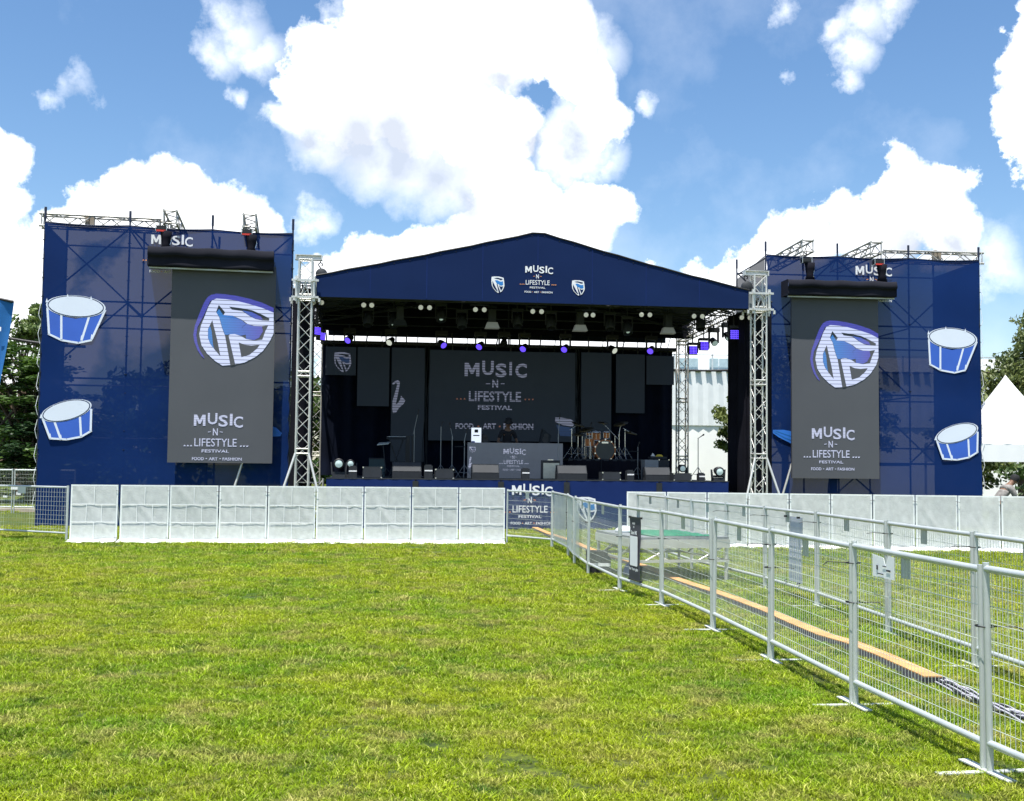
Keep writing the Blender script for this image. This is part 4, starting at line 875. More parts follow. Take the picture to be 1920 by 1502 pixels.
rear = [(655.5,641,m_violet,-.6,'violet lit moving head above the far left shield panel'),(733,645,m_lens,-.6,'pale yellow lit moving head above the saxophone panel'),(828,650,m_violet,.6,'violet lit moving head above the left edge of the main screen'),
        (901,653,m_violet,-.6,'violet lit moving head above the letter M of the main screen'),(945,648,m_black,-.2,'unlit moving head above the centre of the main screen'),(983,657,m_violet,-.6,'violet lit moving head above the letter C of the main screen'),(1060,658,m_violet,-.6,'violet lit moving head above the right edge of the main screen'),
        (1148,660,m_lens,.6,'white lit moving head right of the main screen'),(1221,661,m_violet,-.6,'violet lit moving head above the far right square panel')]
for px, py, lm, tl2, lab in rear: hang_head(lab, px, py, 6.9, 6.12, tl2, lm, w=.34)
PX = [(587,567,603,568),(682,572,697,573),(789,576.5,805.5,577),(891.5,580.5,908,581),(999,584,1015.5,584.7),(1099,590.5,1112,591),(1203,590,1218.6,590.5),(1301.5,592.8,1317,593.5),(1391,595.4,1406,595.4)]
for i, (x0, y0, x1, y1) in enumerate(PX):
    a = S.L(x0, y0, .25); b = S.L(x1, y1, .25); cx_ = (a.x+b.x)/2
    t = Thing('blinder_lamp', 'two round white lamps on a bar under the roof front, %s pair from the left' % ORD[i], 'stage light', S.W(cx_, .25, a.z), S.a, (0, 0, 0), 'pairs of audience lamps under the roof front edge')
    w = (b.x-a.x)/2
    t.part('bracket', MB().box((0, .05, .13), (w*4.2, .04, .03)).tube((0, .05, .13), (0, .05, .25), .02), m_gear2)
    for s_ in (-1, 1):
        can = t.part('lamp_can', MB().lathe([(0, .16), (.055, .15), (.075, .02), (.08, 0)], (s_*w, 0, 0), 18, axis=(0, 1, .2)).box((s_*w, .06, .09), (.03, .03, .08)), m_black)
        t.part('lens', MB().lathe([(0, .0), (.035, -.004), (.064, .006)], (s_*w, -.002, 0), 18, axis=(0, 1, .2)), m_lamp, can)
for i, (px, py) in enumerate(((750, 604), (923, 609), (1088, 614), (1253, 619))):
    p = S.L(px, py, 1.6); t = Thing('hooded_flood', 'grey hooded flood lamp hanging under the roof, %s from the left' % ORD[i], 'stage light', S.W(p.x, 1.6, p.z), S.a, (0, 0, 0), 'grey hooded flood lamps under the roof')
    t.part('hood', MB().add([(-.20, -.1, -.10), (.20, -.1, -.10), (.20, .2, -.10), (-.20, .2, -.10), (-.14, -.05, .07), (.14, -.05, .07), (.14, .15, .07), (-.14, .15, .07)], [(0, 1, 5, 4), (1, 2, 6, 5), (2, 3, 7, 6), (3, 0, 4, 7), (4, 5, 6, 7), (3, 2, 1, 0)]), mat('glow_hood%d' % i, (.30, .31, .31), .6, emit=(.5, .52, .52), es=.05) if i else m_gear2)  # faint glow put into the pale hoods' colour; the first hood has none
    t.part('body', MB().box((0, .05, .25), (.2, .24, .36)), m_gear); t.part('bracket', MB().tube((0, .05, .43), (0, .05, 6.25-p.z), .02).box((0, .05, .5), (.26, .06, .05)), m_gear2)
for i, (px, py, ln, lab) in enumerate(((690, 598, 0, 'dark hanging spotlight left of the first hooded flood'), (738, 600, 1, 'dark hanging spotlight with glinting lens beside the first hooded flood'), (827, 590, 1, 'dark hanging spotlight with greenish glint right of the third lamp pair'), (866, 602, 0, 'dark hanging spotlight right of the glinting spotlight'), (970, 600, 0, 'dark hanging spotlight just left of roof centre'),
                            (1033, 604, 0, 'dark hanging spotlight just right of roof centre'), (1143, 606, 0, 'dark hanging spotlight between the third and fourth hooded floods'), (1176, 614, 1, 'dark hanging spotlight with bright green white lens'), (1312, 606, 0, 'dark hanging spotlight near the right side truss'))):
    p = S.L(px, py, 2.0); t = Thing('hanging_spotlight', lab, 'stage light', S.W(p.x, 2.0, p.z), S.a, (0, 0, 0), 'dark spotlights hanging under the roof')
    t.part('body', MB().lathe([(0, .18), (.09, .17), (.12, 0), (.14, -.2), (.12, -.22)], (0, 0, 0), 14, axis=(0, .5, 1)), m_gear); t.part('yoke', MB().box((-.15, 0, .1), (.03, .06, .36)).box((.15, 0, .1), (.03, .06, .36)).box((0, 0, .28), (.33, .1, .08)).tube((0, 0, .3), (0, 0, 6.3-p.z), .02), m_gear)
    if ln: t.part('lens', MB().disc((0, -.10, -.12), (0, -1, -.5), .06, .02), m_lensoff)
# lights on the side trusses
def wash(label, px, py, v, rz=0.0):
    sc_w = .72 if px < 700 else .9
    p = S.L(px, py, v); t = Thing('led_wash_light', label, 'stage light', S.W(p.x, v, p.z), S.a+rz, (0, 0, 0), 'violet LED wash lights on the side trusses')
    t.part('clamp', MB().tube((0, 0, .22), (0, 0, 6.1-p.z), .025), m_black); t.part('base', MB().box((0, 0, .24), (.34, .2, .08)), m_black)
    t.part('yoke', MB().box((-.19, 0, .08), (.03, .08, .34)).box((.19, 0, .08), (.03, .08, .34)), m_black); hd = t.part('head', MB().box((0, 0, 0), (.31, .16, .3)), m_black); t.o.scale = (sc_w, 1, sc_w)
    ls = MB()
    for i in range(5):
        for j in range(5): ls.disc((-.115+i*.0575, -.088, -.115+j*.0575), (0, -1, 0), .024, .014, 10)
    t.part('led_lenses', ls, m_violet, hd)
wash('violet LED wash light lowest on the right side truss nearest the back', 1298.7, 657, 6.4); wash('violet LED wash light on the right side truss, second from the back', 1319.6, 649, 5.0); wash('violet LED wash light on the right side truss beside the black curtain', 1376, 628, .9)
wash('violet LED wash light on the left side truss facing the stage, upper one', 592, 621, 2.0, .7); wash('violet LED wash light on the left side truss facing the stage, lower one', 601, 631, 3.2, .9)
hang_head('moving head with white lens between two violet wash lights on the right side truss', 1338, 646, 4.2, 6.1, .1, m_lensoff, group='moving heads on the side trusses'); hang_head('moving head with white lens on the right side truss nearest the black curtain', 1364, 636, 2.9, 6.1, .1, m_lensoff, group='moving heads on the side trusses')
hang_head('moving head with bright white lens on the left side truss', 585, 611, 1.0, 6.1, -.1, m_lens, group='moving heads on the side trusses')

# drum riser and kit
KV = 4.6
a = S.L(1056, 859, KV); b = S.L(1211, 862, KV); RZ = a.z-.02
rs = S.thing('drum_riser', 'low black riser carrying the drum kit', 'riser', (a.x+b.x)/2, KV, DZ); rs.part('top', MB().bb(a.x, b.x, KV-.9, KV+1.3, RZ-.06, RZ), m_gear)
rs.part('black_skirt', MB().sheet(lambda u, q: (a.x+u*(b.x-a.x), KV-.9+.012*math.sin(u*60), DZ+q*(RZ-DZ-.03)), 50, 2), m_blackcloth); rs.part('seam', MB().bb(S.L(1127,865,KV-.9).x-.008, S.L(1127,865,KV-.9).x+.008, KV-.93, KV-.915, DZ, RZ), m_gear2)
def drum(label, name, px0, px1, py0, py1, v, axis, dep=.2, front=False):
    a = S.L(px0, py0, v); b = S.L(px1, py1, v); w = b.x-a.x; h = a.z-b.z; cx_ = (a.x+b.x)/2; cz_ = (a.z+b.z)/2
    t = S.thing(name, label, 'drum', cx_, v, max(b.z, RZ), group=None)
    if front:
        r = w/2; ax = (0, 1, 0); t.part('shell', MB().lathe([(r*.96, -.22), (r*.96, .22)], (cx_, v, cz_), 32, axis=ax), m_wood)
        t.part('front_head', MB().disc((cx_, v-.225, cz_), (0, 1, 0), r*.93, .01, 32), m_drumhead); hp = MB().lathe([(r*.90, -.26), (r, -.26), (r, -.20), (r*.94, -.20), (r*.90, -.26)], (cx_, v, cz_), 32, axis=ax); t.part('hoop', hp, m_wood)
        lg_ = MB()
        for k in range(10):
            u = k*2*math.pi/10+.3; lg_.box((cx_+r*.99*math.cos(u), v-.21, cz_+r*.99*math.sin(u)), (.04, .12, .04))
        lg_.box((cx_, v-.232, cz_+r*.72), (.2, .006, .05)); t.part('claw_hooks', lg_, m_chrome)
        sp = MB()
        for s_ in (-1, 1): sp.tube((cx_+s_*r*.8, v-.1, cz_-.05), (cx_+s_*r*1.15, v-.3, RZ), .012)
        t.part('spurs', sp, m_chrome)
    else:
        r = w/2; t.part('shell', MB().lathe([(r*.95, -h*.46), (r*.95, h*.46)], (cx_, v, cz_), 24, axis=(0, -axis, 1)), m_wood); t.part('drum_head', MB().lathe([(0, h*.47), (r*.95, h*.47)], (cx_, v, cz_), 24, axis=(0, -axis, 1)), m_white)
        hp = MB()
        for zz in (-h*.46, h*.46): hp.lathe([(r*.97, zz-.012), (r*1.02, zz-.012), (r*1.02, zz+.012), (r*.97, zz+.012)], (cx_, v, cz_), 24, axis=(0, -axis, 1))
        for k in range(6):
            u = k*math.pi/3+.3; hp.tube((cx_+r*math.cos(u), v+r*math.sin(u), cz_-h*.4), (cx_+r*math.cos(u), v+r*math.sin(u), cz_+h*.4), .007)
        t.part('hoops_and_lugs', hp, m_chrome)
        if name == 'floor_tom' or name == 'snare_drum':
            lg_ = MB()
            for u in (.5, 2.6, 4.7): lg_.tube((cx_+r*math.cos(u), v+r*math.sin(u), cz_), (cx_+r*1.1*math.cos(u), v+r*1.1*math.sin(u), RZ), .009)
            t.part('stand_legs', lg_, m_chrome)
        else:
            t.part('mount_arm', MB().tube((cx_, v+.05, cz_-h*.4), ((S.L(1130, 832, v).x+cx_)/2, v+.1, S.L(1130, 832, v).z), .015), m_chrome)
drum('amber bass drum with dark front head at the centre of the drum kit', 'bass_drum', 1112, 1151, 828, 861, KV, 0, front=True)
drum('amber rack tom above the left of the bass drum', 'rack_tom', 1110, 1126, 809, 825, KV, .25); drum('amber rack tom above the right of the bass drum', 'rack_tom', 1131, 1143, 809, 822, KV, .25)
drum('amber floor tom left of the bass drum', 'floor_tom', 1096, 1115, 821, 838, KV+.1, .05)
def stand(label, px, ytop, v, boom=None, name='cymbal_stand', cym=None, cat='cymbal', zb=None):
    zb = RZ if zb is None else zb
    p = S.L(px, ytop, v); t = S.thing(name, label, cat, p.x, v, zb); mb = MB().tube((p.x, v, zb+.12), (p.x, v, p.z), .013)
    for k in range(3):
        u = k*2.09+.4; mb.tube((p.x, v, zb+.38), (p.x+.28*math.cos(u), v+.28*math.sin(u), zb+.01), .009); mb.tube((p.x+.16*math.cos(u), v+.16*math.sin(u), zb+.17), (p.x, v, zb+.15), .007)
    if boom:
        q = S.L(*boom, v); d = (q-p); mb.tube(p-d*.35, q, .009)
    else: q = p
    t.part('tripod', mb, m_chrome)
    if cym:
        r, tx = cym; t.part('cymbal', MB().lathe([(0, .03), (.035, .028), (.05, .012), (r, 0), (.05, .006), (0, .02)], (q.x, q.y, q.z), 28, axis=(tx, -.3, 1)), m_cymb)
    return t, p, q
stand('crash cymbal on a boom stand left of the floor tom', 1072, 804, KV+.1, (1084, 796), cym=(.22, .35)); stand('tilted cymbal low behind the left rack tom', 1092, 815, KV+.6, (1098, 806), cym=(.26, -.25)); stand('hi hat cymbals at the left edge of the kit', 1084, 815, KV, cym=(.18, 0))
stand('crash cymbal high right of the rack toms', 1161, 812, KV+.3, (1164, 795), cym=(.24, -.3)); stand('ride cymbal on the stand at the far right of the kit', 1172, 805, KV+.2, (1182, 811), cym=(.22, .25)); stand('small splash cymbal behind the right rack tom', 1153, 817, KV+.5, (1130, 793), cym=(.16, .1))
drum('steel snare drum behind the floor tom', 'snare_drum', 1099, 1110, 811, 817, KV+.5, .1)
# microphone stands
def mic(label, px, ytop, v, ybase_z=DZ, boom=None, col=m_black, shelf=False):
    t, p, q = stand(label, px, ytop, v, boom, 'microphone_stand', None, 'microphone stand', ybase_z)
    t.o.children[0].data.materials[0] = m_stand
    d = Vector((.35, 0, 1)) if not boom else (q-p); d = d.normalized() if d.length else Vector((0, 0, 1))
    t.part('microphone', MB().tube(q, q+d*.12, .013).lathe([(0, .04), (.02, .03), (.026, 0), (.015, -.03)], q+d*.13, 10, axis=d), m_black)
    if shelf: t.part('tray', MB().box((p.x-.12, v, (p.z+ybase_z)/2+.35), (.3, .12, .02)), m_gear2)
MS = [(827,800,3.2,None,'slim microphone stand left of the DJ booth'), (848,818,3.0,(845,803),'microphone stand with bent boom beside the slim one'), (871,825,2.2,(874,812),'microphone stand with tray just left of the DJ booth'),
      (1047,814,2.6,(1049,786),'tall boom microphone stand left of the drum kit'), (1107,800,6.0,None,'slim microphone stand behind the rack toms'), (1196,838,3.6,None,'microphone stand with tray right of the drum kit'), (1309,822,3.0,(1312,820),'slim microphone stand in front of the white building'), (777,805,3.6,(783,778),'microphone stand with long raised boom near the saxophone panel')]
for px, yt, v, bm_, lab in MS: mic(lab, px, yt, v, boom=bm_, shelf='tray' in lab)
# keyboards and music stands
a = S.L(725, 819, 3.4); b = S.L(762, 822, 3.4)
t = S.thing('keyboard', 'keyboard on a tall black stand left of the saxophone panel foot', 'keyboard', (a.x+b.x)/2, 3.4, DZ); t.part('keyboard_body', MB().bb(a.x, b.x, 3.25, 3.55, a.z-.07, a.z), m_gear2); t.part('key_bed', MB().bb(a.x+.02, b.x-.02, 3.26, 3.4, a.z, a.z+.008), m_paper)
k = MB()
for v in (3.27, 3.53): k.tube((a.x+.08, v, a.z-.07), (b.x-.08, v, DZ+.02), .018); k.tube((b.x-.08, v, a.z-.07), (a.x+.08, v, DZ+.02), .018)
t.part('cross_stand', k, m_gear)
a = S.L(707, 833, 2.6); b = S.L(729, 831, 2.6)
t = S.thing('music_stand', 'music stand with pale sheet left of the keyboard', 'music stand', (a.x+b.x)/2, 2.6, DZ); t.part('desk', MB().poly([(a.x, 2.5, a.z-.03), (b.x, 2.5, a.z+.01), (b.x+.05, 2.75, a.z+.06), (a.x+.06, 2.75, a.z+.04)], (0, 0, 1), .015), m_galv)
k = MB().tube(((a.x+b.x)/2, 2.6, a.z), ((a.x+b.x)/2+.1, 2.6, DZ+.1), .014)
for u in (0, 2.1, 4.2): k.tube(((a.x+b.x)/2+.1, 2.6, DZ+.25), ((a.x+b.x)/2+.1+.25*math.cos(u), 2.6+.25*math.sin(u), DZ+.01), .01)
t.part('tripod', k, m_gear)
for px, w in ((758.5, .18), (767, .1)): pass
t = S.thing('tall_cabinet', 'tall narrow dark cabinet beside the keyboard', 'cabinet', S.L(770, 840, 4.4).x, 4.4, DZ); x_ = S.L(770, 840, 4.4).x; zz = S.L(770, 819, 4.4).z; t.part('left_column', MB().bb(x_-.1-.05, x_-.03, 4.3, 4.5, DZ, zz), m_black); t.part('right_column', MB().bb(x_+.03, x_+.11, 4.3, 4.5, DZ, zz), m_black); t.part('top_plate', MB().bb(x_-.2, x_+.16, 4.28, 4.52, zz, zz+.02), m_black)
# bright tablet sign and tilted monitors on the booth
a = S.L(884, 802, DV+.15); b = S.L(902, 829, DV+.15)
t = S.thing('sign_board', 'white upright sign board standing on the left of the DJ booth', 'sign', (a.x+b.x)/2, DV+.15, ztop); fc = t.part('board', MB().bb(a.x, b.x, DV+.13, DV+.16, ztop, a.z), mat('lit_white_board', (.8, .82, .85), .5, emit=(.8, .85, .95), es=.38))
pr = MB().bb(a.x+.09, b.x-.09, DV+.122, DV+.13, a.z-.14, a.z-.05).bb(a.x+.05, b.x-.05, DV+.122, DV+.13, a.z-.24, a.z-.21); t.part('print_marks', pr, m_gear2, fc); t.part('foot', MB().bb(a.x, a.x+.1, DV+.11, DV+.2, ztop-.002, ztop+.04), m_blue)
def tiltspk(label, pts, v):
    P = [S.L(x, y, v) for x, y in pts]; c = sum(P, Vector())/4; t = S.thing('booth_monitor', label, 'speaker', c.x, v, min(p.z for p in P)); cb = t.part('cabinet', MB().poly(P, (0, 1, 0), .28), m_gear2)
    for k in (.32, .68):
        q = P[0]*(1-k)*.5+P[1]*(1-k)*.5+P[2]*k*.5+P[3]*k*.5; t.part('driver', MB().disc((q.x, v-.008, q.z), (0, 1, 0), .07 if k < .5 else .09, .012), m_black, cb)
tiltspk('tilted two driver monitor on the right of the DJ booth', [(1018,804),(1034,817),(1030,832),(1012,831)], DV+.5); tiltspk('tilted monitor behind the white sign board', [(905,812),(914,817),(919,829),(903,829)], DV+.5)
# ------------------------------------------------------------------ crowd barriers covered in white net
def barrier_proto(w, h, seed, label, group, folds):
    pr = random.Random(seed)
    t = Thing('crowd_barrier', label, 'crowd barrier', (0, 0, 0), 0, (0, 0, 0), group)
    fm = MB()
    fm.bb(.0, w-.012, -.012, .03, h-.028, h); fm.bb(.0, .035, -.010, .03, .05, h-.028); fm.bb(w-.047, w-.012, -.010, .03, .05, h-.028); fm.bb(.035, w-.047, -.008, .03, .05, .085)
    t.part('frame', fm, m_frame)
    k = [(pr.uniform(.1, .9), pr.uniform(.2, .9), pr.uniform(.5, 1)) for _ in range(3)]
    def fn(u, q):
        z = .04+q*(h-.07); y = -.014-.002*math.sin(u*23+q*7+seed)*math.sin(q*19+seed)-.0015*math.sin(q*9+u*3+seed)
        for a, b, c in k: y -= .010*c*math.exp(-((u-a+(q-b)*.8)**2)*180)*math.exp(-((q-b)**2)*10)
        return (.03+u*(w-.07), y, z)
    net = t.part('net_cover', MB().sheet(fn, 24, 24), m_barrier)
    if folds:
        br = MB(); H3 = (h-.09)/3
        for r in range(3):
            z0 = .05+r*H3
            if r: br.bb(.04, w-.05, -.030, -.026, z0-.008, z0+.008)
            for x in ((w*.5,) if r != 1 else (w*.34, w*.66)): br.bb(x-.007, x+.007, -.029, -.026, z0, z0+H3)
        t.part('reinforcing_bands', br, m_band)
    ti = MB(); ti.tube((w-.05, -.03, h-.12), (w+.04, -.035, h-.125+pr.uniform(-.02, .02)), .004, 5); ti.tube((w-.06, -.03, .10), (w+.02, -.035, .10+pr.uniform(-.02, .02)), .004, 5); t.part('cable_ties', ti, m_black)
    t.part('ground_flap', MB().sheet(lambda u, q: (u*w-.02, -.02-.30*q+.012*math.sin(u*7+q), .055*(1-q)**1.5+.012+.010*math.sin(u*13+q*4+seed)), 16, 5), m_skirtw)
    t.part('rear_brace', MB().tube((.06, .03, h*.9), (.06, .75, .05), .018).tube((w-.08, .03, h*.9), (w-.08, .75, .05), .018).bb(.02, w-.04, .05, .8, .012, .03), m_galv)
    return t.o
def row(A, B, n, w0, h, folds, lab, group, gapafter=()):
    d = (B-A); st = d.length/n; ang = math.atan2(d.y, d.x); protos = []
    for i in range(n):
        p = A+d*(i/n); w = st-.012
        if True: o = barrier_proto(w, h, i+(10 if folds else 40), lab(i), group, folds); o.location = p; o.rotation_euler = (R(.5)*((i*7) % 5-2), 0, ang+R(.5)*((i*5) % 3-1)); protos.append(o)
        else:
            o = dup(protos[(i*2+1) % 3], p, ang, lab(i)); o.rotation_euler = (0, 0, ang)
        if i in gapafter: o.scale.x = .965
A = gnd(130, 1016.5); B = gnd(948, 1019)
row(A, B, 9, 1, 1.2, True, lambda i: '%s crowd barrier from the left in the left hand white netted row' % ORD[i], 'left row of white netted crowd barriers', (0,))
A = Vector((2.50, 24.75, 0)); B = Vector((11.9, 23.62, 0))
row(A, B, 11, 1, 1.15, False, lambda i: '%s crowd barrier from its left end in the right hand white netted row' % ORD[i], 'right row of white netted crowd barriers')

# ------------------------------------------------------------------ mesh fence panels
PL, PH = 1.87, 1.17
def fence_proto(label, group):
    t = Thing('mesh_fence', label, 'fence', (0, 0, 0), 0, (0, 0, 0), group)
    for x in (.034, PL-.034):
        t.part('post', MB().tube((x, 0, .012), (x, 0, PH-(.0 if x > 1 else .01)), .0195, 12), m_galv)
    t.part('top_rail', MB().tube((.04, 0, PH-.035), (PL-.04, 0, PH-.035), .0205, 12), m_galv)
    t.part('bottom_rail', MB().tube((.04, 0, .17), (PL-.04, 0, .17), .0205, 12), m_galv)
    ms = MB(); n = 38
    for i in range(n):
        x = .07+(PL-.14)*i/(n-1); ms.tube((x, -.012, .165), (x, -.012, PH-.03), .0017, 4)
    for j in range(10):
        z = .20+j*(PH-.27)/9.3+.05; ms.tube((.02, -.017, z), (PL-.02, -.017, z), .0022, 4)
    t.part('wire_mesh', ms, m_wire)
    t.part('tag_plate', MB().bb(PL*.52, PL*.52+.14, -.020, -.017, PH-.19, PH-.05), m_galv)
    return t.o
def tie(p, ang, k, lab):
    t = Thing('cable_tie', lab, 'cable tie', p, ang, (0, 0, 0), 'black cable ties on the fence joints'); mb = MB()
    mb.lathe([(.052, -.004), (.056, 0), (.052, .004)], (0, 0, 0), 14); mb.path([(.05, -.02, 0), (.13+.02*k, -.05, .004), (.20, -.05, -.004-.01*k)], .0035, 5); t.part('strap', mb, m_black)
def foot(p, ang, lab):
    t = Thing('fence_stand', lab, 'fence stand', p, ang, (0, 0, 0), 'flat steel feet under the fence joints')
    t.part('cross_bar', MB().bb(-.025, .025, -.30, .30, .010, .018), m_footm); t.part('long_bar', MB().bb(-.24, .24, -.03, .03, .019, .027), m_footm)
    t.part('pin', MB().tube((-.045, 0, .02), (-.045, 0, .14), .012).tube((.045, 0, .02), (.045, 0, .14), .012), m_galv)
F = [(2.98,4.62),(2.67,6.48),(2.46,8.26),(2.29,10.13),(2.11,11.97),(1.85,14.05),(1.49,15.67),(1.21,17.91),(1.10,19.82),(1.08,21.54),(.86,23.73),(-.10,24.86)]
Bk = [(4.12,7.95),(4.0,9.91),(3.89,11.85),(3.76,14.1),(3.54,15.99),(3.28,17.45),(2.98,18.9),(2.82,20.8),(2.52,22.9)]
fp = fence_proto('front fence row', 'mesh fence panels of the front row'); used = False
front_objs = []
for i in range(len(F)-1):
    a = Vector((*F[i], 0)); b = Vector((*F[i+1], 0)); d = b-a; ang = math.atan2(d.y, d.x)
    lab = '%s panel from the camera in the nearer mesh fence row' % ORD[i]
    if i == 0: o = fp; o['label'] = lab; o.location = a; o.rotation_euler = (0, 0, ang)
    else: o = dup(fp, a, ang, lab)
    o.rotation_euler = (R(.45)*((i*5) % 4-1.5), R(.25)*((i*3) % 3-1), ang); o.scale = (d.length/PL, 1, 1); front_objs.append(o)
for i in range(len(Bk)-1):
    a = Vector((*Bk[i], 0)); b = Vector((*Bk[i+1], 0)); d = b-a
    o = dup(fp, a, math.atan2(d.y, d.x), '%s panel from the camera in the farther mesh fence row' % ORD[i], (d.length/PL, 1, 1), 'mesh fence panels of the farther row')
a = gnd(-66, 1004); b = gnd(128, 1015); d = b-a; dup(fp, a+Vector((0, .0, 0)), math.atan2(d.y, d.x), 'mesh fence panel at the left edge in front of the left tower foot', (d.length/PL, 1, 1), 'mesh fence panels at the left edge')
JN = ['corner', 'nearest', 'second', 'third', 'fourth', 'fifth', 'sixth', 'seventh', 'eighth', 'ninth', 'tenth']
for i in range(1, 11):
    a = Vector((*F[i], 0)); d = Vector((*F[i], 0))-Vector((*F[i-1], 0)); ang = math.atan2(d.y, d.x)
    if i <= 6: foot(a, ang, 'steel foot under the %s joint of the nearer fence row' % JN[i])
    tie(a+Vector((0, 0, .82 if i % 2 else .74)), 0, i % 3, 'cable tie round the %s joint of the nearer fence row' % JN[i])
    if i in (2, 3): tie(a+Vector((0, 0, 1.02)), math.pi, i % 3, 'upper cable tie round the %s joint of the nearer fence row' % JN[i])
for i in range(1, 6):
    a = Vector((*Bk[i], 0)); d = Vector((*Bk[i], 0))-Vector((*Bk[i-1], 0))
    foot(a, math.atan2(d.y, d.x), 'steel foot under the %s joint of the farther fence row' % JN[i]); tie(a+Vector((0, 0, 1.03)), math.pi, i % 2, 'cable tie round the %s joint of the farther fence row' % JN[i])
# pale net tied over the far panels of the nearer row
for (i, x0, x1, nm) in ((8, .15, 1.75, 'pale sheet tied inside the ninth nearer fence panel'), (7, .9, 1.82, 'pale sheet tied inside the eighth nearer fence panel'), (9, .05, 1.8, 'pale sheet tied inside the tenth nearer fence panel')):
    a = Vector((*F[i], 0)); d = Vector((*F[i+1], 0))-a; t = Thing('fence_sheet', nm, 'net sheet', a, math.atan2(d.y, d.x), (0, 0, 0), 'pale net sheets on the nearer fence row')
    t.part('net', MB().sheet(lambda u, q: (x0+u*(x1-x0), .028+.008*math.sin(u*9+q*3), .2+q*(PH-.26)), 10, 6), m_thin)
# scan banner on the sixth panel, paper notice on the second panel, banner back on the farther row
def pnl(i, row_): a = Vector((*row_[i], 0)); d = Vector((*row_[i+1], 0))-a; return a, math.atan2(d.y, d.x), d.length
a, ang, L_ = pnl(5, F)
t = Thing('scan_banner', 'dark vertical scan banner hanging on the nearer fence row', 'banner', a, ang, (0, 0, 0)); xa, xb, z0, z1 = .70, 1.14, .22, 1.03
# the panel is seen from its left side: local -y faces away, +y faces the camera side
cl = t.part('cloth', MB().sheet(lambda u, q: (xa+u*(xb-xa), .035+.008*math.sin(q*6), z0+q*(z1-z0)), 4, 10), m_banner)
pl = Plane((0, .047, 0), (-1, 0, 0), (0, 0, 1), (0, 1, 0)); mb = MB(); w = xb-xa; X0 = -xb
rr = [(X0+w*.17, z0+.22*w*2.0), (X0+w*.85, z0+.22*w*2.0)]
put_poly(mb, pl, [(X0+w*.16, z0+.20), (X0+w*.19, z0+.185), (X0+w*.82, z0+.185), (X0+w*.85, z0+.20), (X0+w*.85, z0+.555), (X0+w*.82, z0+.57), (X0+w*.19, z0+.57), (X0+w*.16, z0+.555)], .004, 0)
put_text(mb, pl, 'Scan ME', X0+w*.25, X0+w*.78, z0+.59, z0+.64, .004, 0, .04); put_text(mb, pl, 'for Your gizo', X0+w*.10, X0+w*.9, z0+.115, z0+.165, .004, 0, .03)
put_text(mb, pl, 'MUSIC', X0+w*.38, X0+w*.62, z0+.72, z0+.745, .004, 0, .03); put_text(mb, pl, 'N', X0+w*.46, X0+w*.54, z0+.675, z0+.70, .004, 0, .03)
t.part('lettering', mb, m_white, cl)
hk = MB()
for x in (xa, xb):
    for z in (z0, z1): hk.box((x, .03, z), (.04, .03, .025))
hk.box(((xa+xb)/2, .035, z1), (w, .015, .015)); hk.box(((xa+xb)/2, .035, z0), (w, .015, .015)); t.part('corner_hooks', hk, m_black)
a, ang, L_ = pnl(1, F)
t = Thing('paper_notice', 'torn white paper notice on the second nearer fence panel', 'notice', a, ang, (0, 0, 0)); xx = L_*.60
pp = t.part('paper', MB().poly([(xx, -.026, 1.115), (xx+.09, -.026, 1.115), (xx+.13, -.026, 1.05), (xx+.16, -.026, 1.10), (xx+.33, -.026, 1.115), (xx+.33, -.026, .965), (xx, -.026, .965)], (0, 1, 0), .002), m_paper)
# the notice hangs on the side of the viewer
for v in pp.data.vertices: v.co.y = -v.co.y
mk = MB(); mk.box((xx+.08, .030, 1.02), (.06, .002, .012)); mk.box((xx+.2, .030, .99), (.09, .002, .006)); mk.box((xx+.14, .030, 1.045), (.05, .002, .006)); mk.box((xx+.25, .030, 1.03), (.02, .002, .03)); t.part('print_marks', mk, m_gear, pp)
a, ang, L_ = pnl(3, Bk)
t = Thing('fence_banner', 'pale back of a banner hanging on the farther fence row', 'banner', a, ang, (0, 0, 0)); t.part('cloth', MB().sheet(lambda u, q: (L_*.30+u*.46, -.03+.01*math.sin(q*5), .22+q*.84), 4, 8), m_banner_b)
hk = MB()
for x in (L_*.30, L_*.30+.46):
    for z in (.22, 1.06): hk.box((x, .02, z), (.04, .03, .025))
t.part('corner_hooks', hk, m_black)

# ------------------------------------------------------------------ platform, speaker, bag, ramp, cables
O = Vector((1.84, 16.75, 0)); ex = Vector((1.22, .30, 0)); ang = math.atan2(ex.y, ex.x); Lx, Ly, PZ = 1.45, 1.9, .66
t = Thing('low_platform', 'aluminium framed low platform with green mat behind the fence', 'platform', O, ang, (0, 0, 0))
t.part('deck_board', MB().bb(0, Lx, 0, Ly, PZ-.035, PZ), m_carpet); 
fr = MB()
for y in (0, Ly): fr.bb(-.012, Lx+.012, y-.02, y+.02, PZ-.16, PZ-.036); fr.bb(0, Lx, y-.015, y+.015, PZ-.37, PZ-.33)
for x in (0, Lx): fr.bb(x-.02, x+.02, .022, Ly-.022, PZ-.16, PZ-.037); fr.bb(x-.015, x+.015, 0.02, Ly-.02, PZ-.365, PZ-.335)
for y in (0, Ly):
    for xa in (.12, Lx-.5): fr.tube((xa, y, PZ-.16), (xa+.38, y, PZ-.35), .014); fr.tube((xa+.38, y, PZ-.16), (xa, y, PZ-.35), .014)
for x in (0, Lx): fr.tube((x, .3, PZ-.16), (x, .8, PZ-.35), .014); fr.tube((x, 1.1, PZ-.16), (x, 1.6, PZ-.35), .014)
t.part('frame', fr, m_alu)
for x in (.03, Lx-.03):
    for y in (.03, Ly-.03): t.part('leg', MB().tube((x, y, 0), (x, y, PZ-.16), .027), m_alu)
